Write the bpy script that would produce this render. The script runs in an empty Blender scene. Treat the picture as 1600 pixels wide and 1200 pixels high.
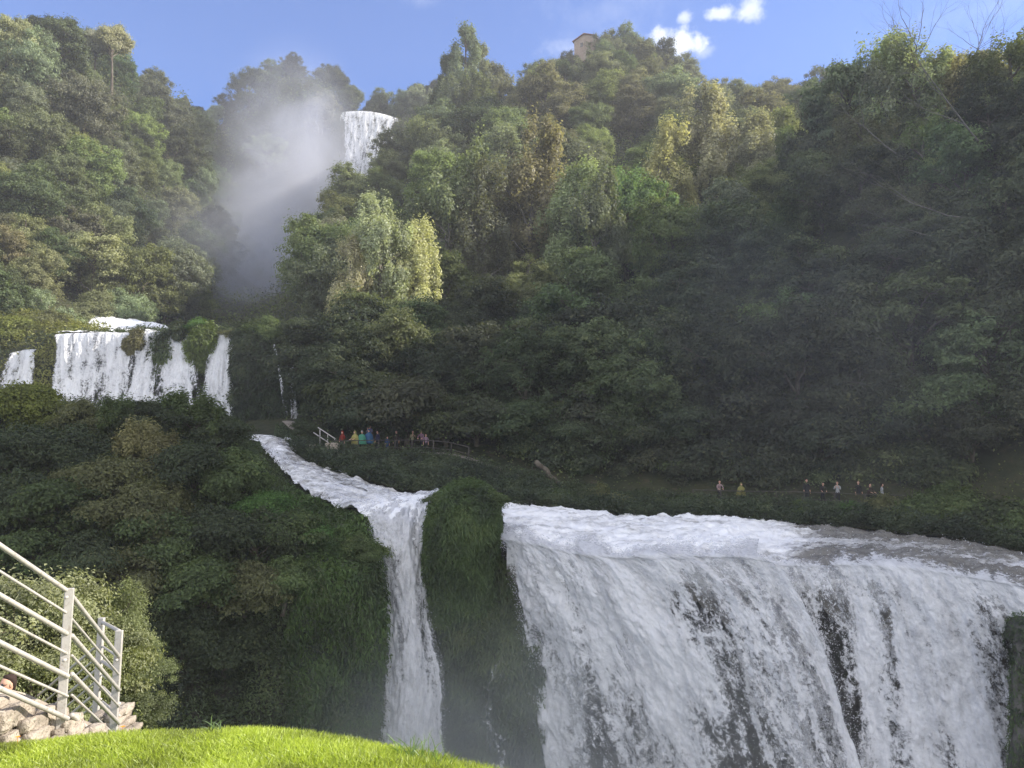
import bpy, bmesh, math, random
import numpy as np
from mathutils import Vector
R = math.radians
sc = bpy.context.scene
COL = sc.collection
rng = np.random.default_rng(7)
random.seed(7)

# ------------------------------------------------------------------ camera, sky, sun, exposure
PITCH = R(7.0)
F = 1209.0                      # focal length in pixels of the 1600 px wide photograph
cam_d = bpy.data.cameras.new('camera')
cam = bpy.data.objects.new('camera', cam_d)
COL.objects.link(cam)
cam_d.sensor_fit = 'HORIZONTAL'
cam_d.sensor_width = 36.0
cam_d.lens = F / 1600 * 36
cam_d.clip_start = 0.1
cam_d.clip_end = 3000
cam.rotation_euler = (R(90) + PITCH, 0, 0)
sc.camera = cam

SUN_AZ, SUN_EL = R(86), R(30.5)    # azimuth from +Y towards +X
SKY_STRENGTH, SUN_STRENGTH = 0.13, 5.0
sc.view_settings.view_transform = 'Standard'
sc.view_settings.look = 'None'
sc.view_settings.gamma = 1
sc.view_settings.exposure = 1.0
cy = sc.cycles
cy.max_bounces = 6
cy.diffuse_bounces = 3
cy.glossy_bounces = 2
cy.transmission_bounces = 4
cy.transparent_max_bounces = 16
cy.volume_bounces = 1
cy.use_denoising = True
cy.volume_step_rate = 2.0
cy.volume_max_steps = 96
cy.sample_clamp_indirect = 6.0
cy.caustics_reflective = False
cy.caustics_refractive = False

FILL_CLOUD_L = 8.6  # brightness of the unseen clouds added behind the viewpoint as fill light
sun_dir = Vector((math.sin(SUN_AZ) * math.cos(SUN_EL), math.cos(SUN_AZ) * math.cos(SUN_EL), math.sin(SUN_EL)))
sl = bpy.data.lights.new('sun', 'SUN')
sl.energy = SUN_STRENGTH
sl.angle = R(0.5)
sl.color = (1.0, 0.93, 0.82)
so = bpy.data.objects.new('sun', sl)
COL.objects.link(so)
so.rotation_euler = sun_dir.to_track_quat('Z', 'Y').to_euler()


def pix(px, py, Y):
    """photograph pixel + distance ahead of the camera -> point in the place (metres)"""
    u, v = (px - 800) / F, (600 - py) / F
    c, s = math.cos(PITCH), math.sin(PITCH)
    t = Y / (c - v * s)
    return np.array((u * t, Y, (s + v * c) * t))


def proj(p):
    c, s = math.cos(PITCH), math.sin(PITCH)
    p = np.asarray(p, float)
    d = p[..., 1] * c + p[..., 2] * s
    up = -p[..., 1] * s + p[..., 2] * c
    return 800 + F * p[..., 0] / d, 600 - F * up / d


def N(nt, t, **kw):
    n = nt.nodes.new(t)
    for k, v in kw.items():
        if k.startswith('i_'):
            n.inputs[k[2:].replace('_', ' ')].default_value = v
        elif k.startswith('n_'):
            n.inputs[int(k[2:])].default_value = v
        else:
            setattr(n, k, v)
    return n


def math_n(nt, op, a, b=None, clamp=False):
    n = nt.nodes.new('ShaderNodeMath')
    n.operation = op
    n.use_clamp = clamp
    for i, x in enumerate((a, b)):
        if x is None:
            continue
        if isinstance(x, (int, float)):
            n.inputs[i].default_value = x
        else:
            nt.links.new(x, n.inputs[i])
    return n.outputs[0]


def mix_c(nt, fac, a, b, mode='MIX'):
    n = nt.nodes.new('ShaderNodeMix')
    n.data_type = 'RGBA'
    n.blend_type = mode
    n.clamp_factor = True
    for sock, x in ((n.inputs[0], fac), (n.inputs[6], a), (n.inputs[7], b)):
        if isinstance(x, (int, float)):
            sock.default_value = x
        elif isinstance(x, tuple):
            sock.default_value = x if len(x) == 4 else (*x, 1)
        else:
            nt.links.new(x, sock)
    return n.outputs[2]


def remap(nt, x, a, b, c=0.0, d=1.0, smooth=True):
    n = nt.nodes.new('ShaderNodeMapRange')
    n.interpolation_type = 'SMOOTHSTEP' if smooth else 'LINEAR'
    nt.links.new(x, n.inputs[0])
    n.inputs[1].default_value, n.inputs[2].default_value = a, b
    n.inputs[3].default_value, n.inputs[4].default_value = c, d
    return n.outputs[0]


world = bpy.data.worlds.new('World')
sc.world = world
world.use_nodes = True
nt = world.node_tree
nt.nodes.clear()
sky = N(nt, 'ShaderNodeTexSky')
sky.sky_type = 'NISHITA'
sky.sun_disc = False
sky.sun_elevation = SUN_EL
sky.sun_rotation = SUN_AZ
sky.air_density = 1.0
sky.dust_density = 0.1
sky.ozone_density = 2.0
sky.altitude = 600
tc = N(nt, 'ShaderNodeTexCoord')
nz = N(nt, 'ShaderNodeTexNoise', i_Scale=52.0, i_Detail=7.0, i_Roughness=0.6)
nt.links.new(tc.outputs['Generated'], nz.inputs['Vector'])
cloud = None
for (px, py, w, h, soft, amt) in ((1064, 68, 34, 17, .5, 1.0), (1036, 60, 22, 15, .5, .9), (1128, 20, 22, 10, .5, .8),
                                  (1172, 17, 20, 15, .6, .8), (1068, 26, 13, 8, .6, .7), (1096, 80, 20, 9, .7, .4),
                                  (655, 2, 30, 10, .9, .12), (880, 76, 40, 12, .9, .35), (965, 22, 110, 50, 1.2, .16),
                                  (1560, 5, 120, 40, 1.2, .14)):
    d = Vector(pix(px, py, 1.0)).normalized()
    right = Vector((0, 0, 1)).cross(-d).normalized()
    up = d.cross(right).normalized()
    if up.z < 0:
        up = -up
    sub = N(nt, 'ShaderNodeVectorMath', operation='SUBTRACT')
    nt.links.new(tc.outputs['Generated'], sub.inputs[0])
    sub.inputs[1].default_value = d
    comps = []
    for ax, size in ((right, w / F), (up, h / F)):
        dot = N(nt, 'ShaderNodeVectorMath', operation='DOT_PRODUCT')
        nt.links.new(sub.outputs[0], dot.inputs[0])
        dot.inputs[1].default_value = ax / size
        comps.append(math_n(nt, 'POWER', math_n(nt, 'ABSOLUTE', dot.outputs['Value']), 2.0))
    r = math_n(nt, 'SQRT', math_n(nt, 'ADD', comps[0], comps[1]))
    r = math_n(nt, 'ADD', r, math_n(nt, 'MULTIPLY', math_n(nt, 'SUBTRACT', nz.outputs['Fac'], 0.5), 2.7))
    m = math_n(nt, 'MULTIPLY', remap(nt, r, 1.3, 1.1 - soft * 1.7), amt * .92)
    cloud = m if cloud is None else math_n(nt, 'MAXIMUM', cloud, m)
skc = mix_c(nt, 1.0, sky.outputs[0], (0.50, 0.66, 1.0), 'MULTIPLY')
cl = mix_c(nt, cloud, skc, (4.6, 4.8, 5.3))
# broken white cumulus, unseen, added behind the viewpoint to brighten shaded water and woods
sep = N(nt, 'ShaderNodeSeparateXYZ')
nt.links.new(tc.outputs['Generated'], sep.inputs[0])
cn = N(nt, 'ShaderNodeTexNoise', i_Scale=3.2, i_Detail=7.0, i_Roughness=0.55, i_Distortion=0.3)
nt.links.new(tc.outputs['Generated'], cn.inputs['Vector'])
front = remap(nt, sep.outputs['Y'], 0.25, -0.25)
fill_cloud = math_n(nt, 'MULTIPLY', remap(nt, cn.outputs['Fac'], 0.40, 0.54), math_n(nt, 'MULTIPLY', front, remap(nt, sep.outputs['Z'], -0.02, 0.1)))
cl = mix_c(nt, fill_cloud, cl, (FILL_CLOUD_L, FILL_CLOUD_L * .98, FILL_CLOUD_L * .97))
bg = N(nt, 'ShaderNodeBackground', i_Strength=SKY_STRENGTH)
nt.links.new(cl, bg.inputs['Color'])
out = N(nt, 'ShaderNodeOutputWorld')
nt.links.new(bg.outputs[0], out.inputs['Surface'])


# ------------------------------------------------------------------ numeric helpers
def hash3(ix, iy, iz, seed):
    h = (ix.astype(np.int64) * 374761393 + iy.astype(np.int64) * 668265263 + iz.astype(np.int64) * 1274126177 + seed * 974711) & 0xFFFFFFFF
    h = ((h ^ (h >> 13)) * 1274126177) & 0xFFFFFFFF
    h = (h ^ (h >> 16)) & 0xFFFFFF
    return h / float(0xFFFFFF)


def vnoise(p, seed=0):
    p = np.asarray(p, float)
    i = np.floor(p)
    f = p - i
    f = f * f * (3 - 2 * f)
    i = i.astype(np.int64)
    r = 0
    for dx in (0, 1):
        for dy in (0, 1):
            for dz in (0, 1):
                w = (f[..., 0] if dx else 1 - f[..., 0]) * (f[..., 1] if dy else 1 - f[..., 1]) * (f[..., 2] if dz else 1 - f[..., 2])
                r = r + w * hash3(i[..., 0] + dx, i[..., 1] + dy, i[..., 2] + dz, seed)
    return r


def fbm(p, octv=4, seed=0, gain=0.5):
    p = np.asarray(p, float)
    s, a, tot = 0, 1.0, 0
    for k in range(octv):
        s = s + a * (vnoise(p, seed + k * 17) - 0.5) * 2
        tot += a
        a *= gain
        p = p * 2.03 + 11.3
    return s / tot


def crom(P, n, axis=0):
    """Catmull-Rom resample of control rows along an axis to n samples"""
    P = np.moveaxis(np.asarray(P, float), axis, 0)
    m = len(P)
    t = np.linspace(0, m - 1, n)
    i = np.clip(np.floor(t).astype(int), 0, m - 2)
    f = (t - i).reshape((-1,) + (1,) * (P.ndim - 1))
    a, b, c, d = P[np.clip(i - 1, 0, m - 1)], P[i], P[i + 1], P[np.clip(i + 2, 0, m - 1)]
    q = 0.5 * (2 * b + (c - a) * f + (2 * a - 5 * b + 4 * c - d) * f ** 2 + (3 * b - a - 3 * c + d) * f ** 3)
    return np.moveaxis(q, 0, axis)


def loft(rows, nv, nu):
    return crom(crom(rows, nv, 0), nu, 1)


def grid_normals(P):
    du = np.gradient(P, axis=1)
    dv = np.gradient(P, axis=0)
    n = np.cross(du, dv)
    n /= np.linalg.norm(n, axis=-1, keepdims=True) + 1e-9
    return n


def link(name, me, parent=None, mats=()):
    o = bpy.data.objects.new(name, me)
    COL.objects.link(o)
    for m in mats:
        me.materials.append(m)
    if parent:
        o.parent = parent
    return o


def np_mesh(name, verts, faces, attrs=None, uv=None, smooth=True, matidx=None):
    """faces: (n,k) int array"""
    me = bpy.data.meshes.new(name)
    verts = np.asarray(verts, np.float32).reshape(-1, 3)
    faces = np.asarray(faces, np.int32)
    n, k = faces.shape
    me.vertices.add(len(verts))
    me.vertices.foreach_set('co', verts.ravel())
    me.loops.add(n * k)
    me.loops.foreach_set('vertex_index', faces.ravel())
    me.polygons.add(n)
    me.polygons.foreach_set('loop_start', np.arange(0, n * k, k, dtype=np.int32))
    me.polygons.foreach_set('loop_total', np.full(n, k, np.int32))
    if matidx is not None:
        me.polygons.foreach_set('material_index', np.asarray(matidx, np.int32))
    me.update(calc_edges=True)
    me.polygons.foreach_set('use_smooth', np.full(n, smooth))
    for an, av in (attrs or {}).items():
        a = me.attributes.new(an, 'FLOAT', 'POINT')
        a.data.foreach_set('value', np.asarray(av, np.float32).ravel())
    if uv is not None:
        l = me.uv_layers.new(name='UVMap')
        l.data.foreach_set('uv', np.asarray(uv, np.float32).reshape(-1, 2)[faces.ravel()].ravel())
    return me


def grid_faces(nv, nu):
    i = np.arange(nv * nu).reshape(nv, nu)
    return np.stack((i[:-1, :-1], i[:-1, 1:], i[1:, 1:], i[1:, :-1]), -1).reshape(-1, 4)


def grid_mesh(name, P, attrs=None, uv=None, smooth=True):
    nv, nu = P.shape[:2]
    return np_mesh(name, P.reshape(-1, 3), grid_faces(nv, nu), attrs, uv, smooth)


def unit(a):
    return a / (np.linalg.norm(a, axis=-1, keepdims=True) + 1e-9)


def tag(o, label, cat, group=None, kind=None):
    o['label'] = label
    o['category'] = cat
    if group:
        o['group'] = group
    if kind:
        o['kind'] = kind
    return o


# ------------------------------------------------------------------ materials
def new_mat(name):
    m = bpy.data.materials.new(name)
    m.use_nodes = True
    m.node_tree.nodes.clear()
    return m, m.node_tree


def finish(nt, shader, disp=None):
    o = N(nt, 'ShaderNodeOutputMaterial')
    nt.links.new(shader, o.inputs['Surface'])
    return o


def leaf_mat(name, trans=0.33, gloss=0.015, brown=0.25):
    m, nt = new_mat(name)
    oi = N(nt, 'ShaderNodeObjectInfo')
    at = N(nt, 'ShaderNodeAttribute', attribute_name='tint')
    v = remap(nt, at.outputs['Fac'], 0, 1, 0.45, 1.6, False)
    col = mix_c(nt, 1.0, oi.outputs['Color'], (1, 1, 1), 'MULTIPLY')
    vm = N(nt, 'ShaderNodeVectorMath', operation='SCALE')
    nt.links.new(col, vm.inputs[0])
    nt.links.new(v, vm.inputs['Scale'])
    # some leaves yellow or brown
    br = math_n(nt, 'MULTIPLY', remap(nt, at.outputs['Fac'], 0.8, 1.0), brown)
    c = mix_c(nt, br, vm.outputs[0], (0.16, 0.13, 0.045))
    dif = N(nt, 'ShaderNodeBsdfDiffuse')
    nt.links.new(c, dif.inputs['Color'])
    tr = N(nt, 'ShaderNodeBsdfTranslucent')
    tcol = mix_c(nt, 1.0, c, tuple(trans * 2.2 * q for q in (1.15, 1.2, 0.7)), 'MULTIPLY')
    nt.links.new(tcol, tr.inputs['Color'])
    mx = N(nt, 'ShaderNodeAddShader')
    nt.links.new(dif.outputs[0], mx.inputs[0])
    nt.links.new(tr.outputs[0], mx.inputs[1])
    gl = N(nt, 'ShaderNodeBsdfGlossy', i_Roughness=0.55)
    gl.inputs['Color'].default_value = (0.9, 0.95, 1, 1)
    mx2 = N(nt, 'ShaderNodeMixShader', n_0=gloss)
    nt.links.new(mx.outputs[0], mx2.inputs[1])
    nt.links.new(gl.outputs[0], mx2.inputs[2])
    finish(nt, mx2.outputs[0])
    return m


def noisy_mat(name, c1, c2, scale=1.0, c3=None, rough=0.9, bump=0.5, bscale=None, detail=8.0, dist=0.05, spec=0.2):
    m, nt = new_mat(name)
    tc = N(nt, 'ShaderNodeTexCoord')
    n1 = N(nt, 'ShaderNodeTexNoise', i_Scale=scale, i_Detail=detail, i_Roughness=0.65)
    nt.links.new(tc.outputs['Object'], n1.inputs['Vector'])
    f = remap(nt, n1.outputs['Fac'], 0.36, 0.64)
    c = mix_c(nt, f, c1, c2)
    if c3:
        n2 = N(nt, 'ShaderNodeTexNoise', i_Scale=scale * 3.7, i_Detail=5.0, i_Roughness=0.7)
        nt.links.new(tc.outputs['Object'], n2.inputs['Vector'])
        c = mix_c(nt, remap(nt, n2.outputs['Fac'], 0.52, 0.7), c, c3)
    b = N(nt, 'ShaderNodeBsdfPrincipled', i_Roughness=rough)
    b.inputs['Specular IOR Level'].default_value = spec
    nt.links.new(c, b.inputs['Base Color'])
    n3 = N(nt, 'ShaderNodeTexNoise', i_Scale=bscale or scale * 5, i_Detail=6.0)
    nt.links.new(tc.outputs['Object'], n3.inputs['Vector'])
    bp = N(nt, 'ShaderNodeBump', i_Strength=bump, i_Distance=dist)
    nt.links.new(n3.outputs['Fac'], bp.inputs['Height'])
    nt.links.new(bp.outputs[0], b.inputs['Normal'])
    finish(nt, b.outputs[0])
    return m


M_LEAF = leaf_mat('leaf')
M_LEAF_PALE = leaf_mat('pale_leaf', 0.4, 0.03, 0.3)
M_MOSS = leaf_mat('moss_leaf', 0.25, 0.03, 0.12)
M_GRASS = leaf_mat('grass_blade', 0.5, 0.05, 0.12)
M_BARK = noisy_mat('bark', (0.07, 0.055, 0.04), (0.15, 0.13, 0.1), 2.0, bump=0.6)
M_PALE_BARK = noisy_mat('pale_bark', (0.11, 0.10, 0.085), (0.22, 0.20, 0.17), 3.0, bump=0.5)
M_EARTH = noisy_mat('forest_floor', (0.018, 0.024, 0.010), (0.04, 0.042, 0.02), 0.35, (0.06, 0.05, 0.03), bump=0.8, dist=0.3)
M_ROCK = noisy_mat('mossy_rock', (0.022, 0.03, 0.012), (0.05, 0.043, 0.034), 0.55, (0.028, 0.045, 0.012), bump=1.0, bscale=2.5, dist=0.25, rough=0.8)
M_CLIFF = noisy_mat('pale_cliff', (0.06, 0.065, 0.05), (0.14, 0.12, 0.1), 0.12, (0.04, 0.055, 0.025), bump=1.0, bscale=0.6, dist=0.8)
M_WETROCK = noisy_mat('wet_rock', (0.02, 0.022, 0.018), (0.06, 0.055, 0.05), 0.7, (0.03, 0.042, 0.016), bump=1.0, bscale=2.0, dist=0.25, rough=0.5, spec=0.4)
M_STONE = noisy_mat('dry_stone', (0.26, 0.22, 0.18), (0.44, 0.38, 0.31), 6.0, (0.16, 0.14, 0.11), bump=1.0, bscale=30, dist=0.03)
M_LAWN = noisy_mat('lawn_soil', (0.08, 0.12, 0.02), (0.12, 0.17, 0.03), 3.0, bump=0.6)
M_PATH = noisy_mat('path_gravel', (0.16, 0.14, 0.12), (0.24, 0.21, 0.18), 2.0, bump=0.4)
M_RAIL = noisy_mat('rail_paint', (0.40, 0.375, 0.34), (0.47, 0.44, 0.40), 9.0, (0.30, 0.26, 0.22), rough=0.45, bump=0.1, dist=0.004, spec=0.5)
M_DARKRAIL = noisy_mat('dark_wood', (0.05, 0.045, 0.04), (0.09, 0.08, 0.07), 3.0, bump=0.3)
M_PLASTER = noisy_mat('plaster', (0.30, 0.22, 0.17), (0.36, 0.28, 0.22), 0.6, (0.24, 0.18, 0.14), bump=0.2)
M_ROOF = noisy_mat('roof_tile', (0.22, 0.1, 0.07), (0.3, 0.16, 0.11), 1.2, bump=0.5)
M_DARK = noisy_mat('dark_glass', (0.02, 0.022, 0.025), (0.03, 0.03, 0.035), 2.0, rough=0.15, bump=0.0, spec=0.6)


def plain(name, c, rough=0.7, var=0.12, spec=0.3):
    return noisy_mat(name, tuple(x * (1 - var) for x in c), tuple(min(1, x * (1 + var)) for x in c), 5.0, rough=rough, bump=0.15, dist=0.01, spec=spec)


M_SKIN = plain('skin', (0.56, 0.32, 0.22), 0.5)
M_LIP = plain('lip', (0.45, 0.16, 0.14), 0.5)


def water_mat(name, scale=1.0, lace=1.0, white=0.90):
    """falling water: foam with lacy gaps; UV in metres (u along the lip, v down the fall); attribute dens = how closed the curtain is"""
    m, nt = new_mat(name)
    uv = N(nt, 'ShaderNodeUVMap', uv_map='UVMap')
    at = N(nt, 'ShaderNodeAttribute', attribute_name='dens')

    def noise(su, sv, det, rough=0.6, dist=0.0):
        mp = N(nt, 'ShaderNodeMapping')
        mp.inputs['Scale'].default_value = (su * scale, sv * scale, 1)
        nt.links.new(uv.outputs[0], mp.inputs['Vector'])
        n = N(nt, 'ShaderNodeTexNoise', i_Scale=1.0, i_Detail=det, i_Roughness=rough, i_Distortion=dist)
        nt.links.new(mp.outputs[0], n.inputs['Vector'])
        return n.outputs['Fac'], mp
    big, _ = noise(0.85, 0.13, 4.0, 0.55, 0.4)          # long streaks
    mid, mpm = noise(1.5, 0.95, 7.0, 0.7, 0.9)           # clots
    fine, _ = noise(5.5, 4.6, 5.0, 0.75, 0.5)
    # lace: cell walls of torn foam
    mp = N(nt, 'ShaderNodeMapping')
    mp.inputs['Scale'].default_value = (3.0 * scale, 1.9 * scale, 1)
    nt.links.new(uv.outputs[0], mp.inputs['Vector'])
    dn = N(nt, 'ShaderNodeTexNoise', i_Scale=2.2, i_Detail=4.0)
    nt.links.new(mp.outputs[0], dn.inputs['Vector'])
    add = N(nt, 'ShaderNodeVectorMath', operation='MULTIPLY_ADD')
    nt.links.new(dn.outputs['Color'], add.inputs[0])
    add.inputs[1].default_value = (0.9, 0.9, 0)
    nt.links.new(mp.outputs[0], add.inputs[2])
    vo = N(nt, 'ShaderNodeTexVoronoi', feature='DISTANCE_TO_EDGE', i_Scale=1.0)
    nt.links.new(add.outputs[0], vo.inputs['Vector'])
    wall = remap(nt, vo.outputs['Distance'], 0.0, 0.22, 1.0, 0.0)
    s = math_n(nt, 'MULTIPLY', big, 1.1)
    s = math_n(nt, 'ADD', s, math_n(nt, 'MULTIPLY', mid, 0.95))
    s = math_n(nt, 'ADD', s, math_n(nt, 'MULTIPLY', fine, 0.75))
    s_col = s
    s = math_n(nt, 'ADD', s, math_n(nt, 'MULTIPLY', wall, 0.07 * lace))
    s = math_n(nt, 'ADD', s, math_n(nt, 'SUBTRACT', at.outputs['Fac'], 0.5))
    alpha = remap(nt, s, 1.24, 1.50)
    core = remap(nt, math_n(nt, 'ADD', s_col, math_n(nt, 'MULTIPLY', at.outputs['Fac'], 0.25)), 1.12, 1.85)
    c = mix_c(nt, core, (0.46, 0.46, 0.47), (white, white, white * 1.01))
    b = N(nt, 'ShaderNodeBsdfDiffuse')
    nt.links.new(c, b.inputs['Color'])
    bp = N(nt, 'ShaderNodeBump', i_Strength=0.8, i_Distance=0.25)
    nt.links.new(s, bp.inputs['Height'])
    nt.links.new(bp.outputs[0], b.inputs['Normal'])
    tr = N(nt, 'ShaderNodeBsdfTranslucent')
    nt.links.new(c, tr.inputs['Color'])
    gl = N(nt, 'ShaderNodeBsdfGlossy', i_Roughness=0.3)
    nt.links.new(bp.outputs[0], gl.inputs['Normal'])
    m1 = N(nt, 'ShaderNodeMixShader', n_0=0.22)
    nt.links.new(b.outputs[0], m1.inputs[1])
    nt.links.new(tr.outputs[0], m1.inputs[2])
    m2 = N(nt, 'ShaderNodeMixShader', n_0=0.06)
    nt.links.new(m1.outputs[0], m2.inputs[1])
    nt.links.new(gl.outputs[0], m2.inputs[2])
    tp = N(nt, 'ShaderNodeBsdfTransparent')
    m3 = N(nt, 'ShaderNodeMixShader')
    nt.links.new(alpha, m3.inputs[0])
    nt.links.new(tp.outputs[0], m3.inputs[1])
    nt.links.new(m2.outputs[0], m3.inputs[2])
    finish(nt, m3.outputs[0])
    return m


M_FALL = water_mat('falling_water')
M_FALL_FAR = water_mat('falling_water_far', 1.1, 0.6, 0.88)
M_FALL_TOP = water_mat('falling_water_distant', 0.28, 0.2, 0.9)
M_DROP = plain('spray_drop', (0.8, 0.8, 0.82), 0.4, 0.05)


def rapid_mat(name, scale=1.0, turn=0.0):
    """broken white water: streaks of foam along the flow over grey brown water"""
    m, nt = new_mat(name)
    tc = N(nt, 'ShaderNodeTexCoord')
    at = N(nt, 'ShaderNodeAttribute', attribute_name='dens')
    mp = N(nt, 'ShaderNodeMapping')
    mp.inputs['Rotation'].default_value = (0, 0, turn)
    mp.inputs['Scale'].default_value = (0.35 * scale, 1.0 * scale, 1.0)
    nt.links.new(tc.outputs['Object'], mp.inputs['Vector'])
    n1 = N(nt, 'ShaderNodeTexNoise', i_Scale=1.0, i_Detail=9.0, i_Roughness=0.72, i_Distortion=0.9)
    nt.links.new(mp.outputs[0], n1.inputs['Vector'])
    n2 = N(nt, 'ShaderNodeTexNoise', i_Scale=3.4 * scale, i_Detail=8.0, i_Roughness=0.75, i_Distortion=0.4)
    nt.links.new(mp.outputs[0], n2.inputs['Vector'])
    s = math_n(nt, 'ADD', math_n(nt, 'MULTIPLY', n1.outputs['Fac'], 0.6), math_n(nt, 'MULTIPLY', n2.outputs['Fac'], 0.4))
    s = math_n(nt, 'ADD', s, math_n(nt, 'SUBTRACT', at.outputs['Fac'], 0.5))
    f = remap(nt, s, 0.38, 0.62)
    c = mix_c(nt, f, (0.19, 0.18, 0.16), (0.90, 0.90, 0.90))
    b = N(nt, 'ShaderNodeBsdfPrincipled')
    nt.links.new(c, b.inputs['Base Color'])
    nt.links.new(remap(nt, f, 0, 1, 0.22, 0.8), b.inputs['Roughness'])
    bp = N(nt, 'ShaderNodeBump', i_Strength=1.0, i_Distance=0.3)
    nt.links.new(s, bp.inputs['Height'])
    nt.links.new(bp.outputs[0], b.inputs['Normal'])
    finish(nt, b.outputs[0])
    return m


M_RAPID = rapid_mat('white_water')
# ------------------------------------------------------------------ hills and valley
def smooth(x, a, b):
    t = np.clip((x - a) / (b - a), 0, 1)
    return t * t * (3 - 2 * t)


CTRL = []
def cg(px, py, Y, dz=0.0):
    p = pix(px, py, Y)
    CTRL.append((p[0], p[1], p[2] + dz))
def cw(*pts):
    CTRL.extend(pts)

# right slope: foot, shoulder, far ridge (dz: ground below the tree tops)
cw((0, 46, -7), (15, 46, -7), (30, 42, -7), (42, 32, -8), (44, 14, -12))
cw((-4, 56, -3.6), (8, 54, -3.9), (20, 52, -4.2), (33, 47, -4.2), (48, 40, -3))
cw((-13, 61, 1.2), (-6, 60.5, 0.8), (2, 60, -1.0), (12, 58, -2.3), (22, 57, -2.3), (33, 54, -2.4), (45, 47, -1))
cw((-17, 66, 3.2), (0, 66, 4.0), (15, 65, 3.5), (27, 64, 4.0), (40, 60, 6.0), (52, 50, 14.0), (54, 36, 16), (85, -10, 0))
for a in ((1300, 110, 84, -15), (1420, 60, 80, -14), (1600, 30, 76, -14), (1250, 320, 84, -13), (1050, 320, 104, -13),
          (1050, 210, 145, -12), (800, 330, 112, -13), (800, 210, 158, -11), (1130, 140, 215, -11), (1250, 150, 185, -11),
          (1010, 75, 232, -12), (915, 95, 238, -6), (820, 120, 232, -11), (720, 130, 212, -9), (640, 205, 182, -9),
          (600, 240, 168, -9), (540, 330, 136, -8), (480, 400, 116, -8), (440, 462, 102, -6), (470, 560, 86, -5),
          (600, 480, 80, -10), (750, 520, 78, -11), (1000, 480, 80, -12), (1200, 450, 76, -11), (700, 330, 122, -10), (680, 250, 150, -9)):
    cg(*a)
cw((60, 88, 36), (62, 74, 38), (76, 64, 52), (76, 78, 42), (64, 52, 36), (74, 50, 51), (62, 36, 32), (72, 36, 60), (66, 22, 20), (70, 12, 12), (90, 36, 62), (82, 92, 48), (92, 60, 62), (75, 120, 56), (66, 100, 46), (100, 110, 76), (95, 160, 80), (100, 220, 108), (130, 140, 90), (150, 60, 70), (150, 250, 120), (60, 240, 112), (40, 300, 112), (0, 300, 126), (100, 330, 110))
# valley with the terraces
cw((-9, 48, -8), (-12, 56, -3.5), (-19, 62, 0.5), (-24, 70, 3), (-40, 72, 3.5), (-60, 74, 3.5), (-80, 74, 6), (-30, 60, -2), (-50, 56, -3), (-75, 58, 0), (-95, 60, 6), (-110, 80, 22))
cw((-23, 83, 7), (-35, 83, 5), (-50, 83, 5), (-64, 83, 6), (-24, 90, 13), (-36, 90, 14.5), (-50, 91, 14.8), (-62, 90, 15.5))
cw((-38, 105, 18), (-52, 104, 19), (-60, 103, 20), (-46, 140, 25), (-55, 180, 33), (-66, 225, 42), (-75, 262, 48), (-55, 262, 52), (-95, 262, 56))
# left slope
for a in ((-40, 60, 150, -10), (0, 55, 160, -10), (100, 66, 170, -10), (200, 90, 190, -9), (300, 100, 230, -9), (430, 92, 282, -8), (525, 108, 288, -8), (548, 165, 288, -4),
          (0, 330, 108, -8), (100, 320, 125, -8), (200, 320, 150, -8), (300, 345, 168, -8), (60, 470, 98, -7), (200, 470, 112, -7), (340, 450, 146, -7),
          (150, 180, 150, -9), (50, 180, 135, -9), (250, 220, 190, -9), (310, 230, 225, -9), (330, 330, 225, -8)):
    cg(*a)
for px in (545, 580, 620):
    cg(px, 182, 289, -3)
    cg(px, 182, 300, -2)
cg(585, 190, 279, -18); cg(540, 190, 279, -18); cg(480, 130, 281, -8); cg(480, 140, 274, -60); cg(400, 130, 272, -50); cg(580, 200, 273, -75)
cg(620, 160, 300, -9); cg(680, 120, 300, -9); cg(590, 160, 330, -3)
cw((-120, 110, 45), (-140, 140, 85), (-130, 180, 100), (-150, 250, 130), (-130, 320, 140), (-60, 330, 142), (-180, 100, 60), (-180, 300, 140))
C_ = np.array(CTRL)

def _rbf_fit(C):
    n = len(C)
    d = np.linalg.norm(C[:, None, :2] - C[None, :, :2], axis=-1)
    A = np.zeros((n + 3, n + 3))
    A[:n, :n] = d + np.eye(n) * -0.6
    A[:n, n] = 1
    A[:n, n + 1:] = C[:, :2]
    A[n:, :n] = A[:n, n:].T
    return np.linalg.solve(A, np.concatenate((C[:, 2], np.zeros(3))))
_W = _rbf_fit(C_)

def ground_z(x, y, rough=True):
    x, y = np.asarray(x, float), np.asarray(y, float)
    sh = x.shape
    x, y = x.ravel(), y.ravel()
    z = np.zeros(len(x))
    for k in range(0, len(x), 4000):
        s = slice(k, k + 4000)
        d = np.hypot(x[s, None] - C_[None, :, 0], y[s, None] - C_[None, :, 1])
        z[s] = d @ _W[:-3] + _W[-3] + _W[-2] * x[s] + _W[-1] * y[s]
    if rough:
        p = np.stack((x * .12, y * .12, x * 0), -1)
        z = z + fbm(p, 3, 5) * np.clip((y - 62) * .05, 0, 1.6)
    return z.reshape(sh)

gx = np.arange(-190, 205, 2.2)
gy = np.concatenate((np.arange(45, 110, 1.4), np.arange(110, 345, 2.4)))
GX, GY = np.meshgrid(gx, gy)
TER = np.stack((GX, GY, ground_z(GX, GY)), -1)
TER[0, :, 2] = -18
tag(link('hill', grid_mesh('hill', TER), None, (M_EARTH,)), 'dark leaf covered hillside under the trees round the whole gorge', 'hillside', kind='structure')

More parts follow.
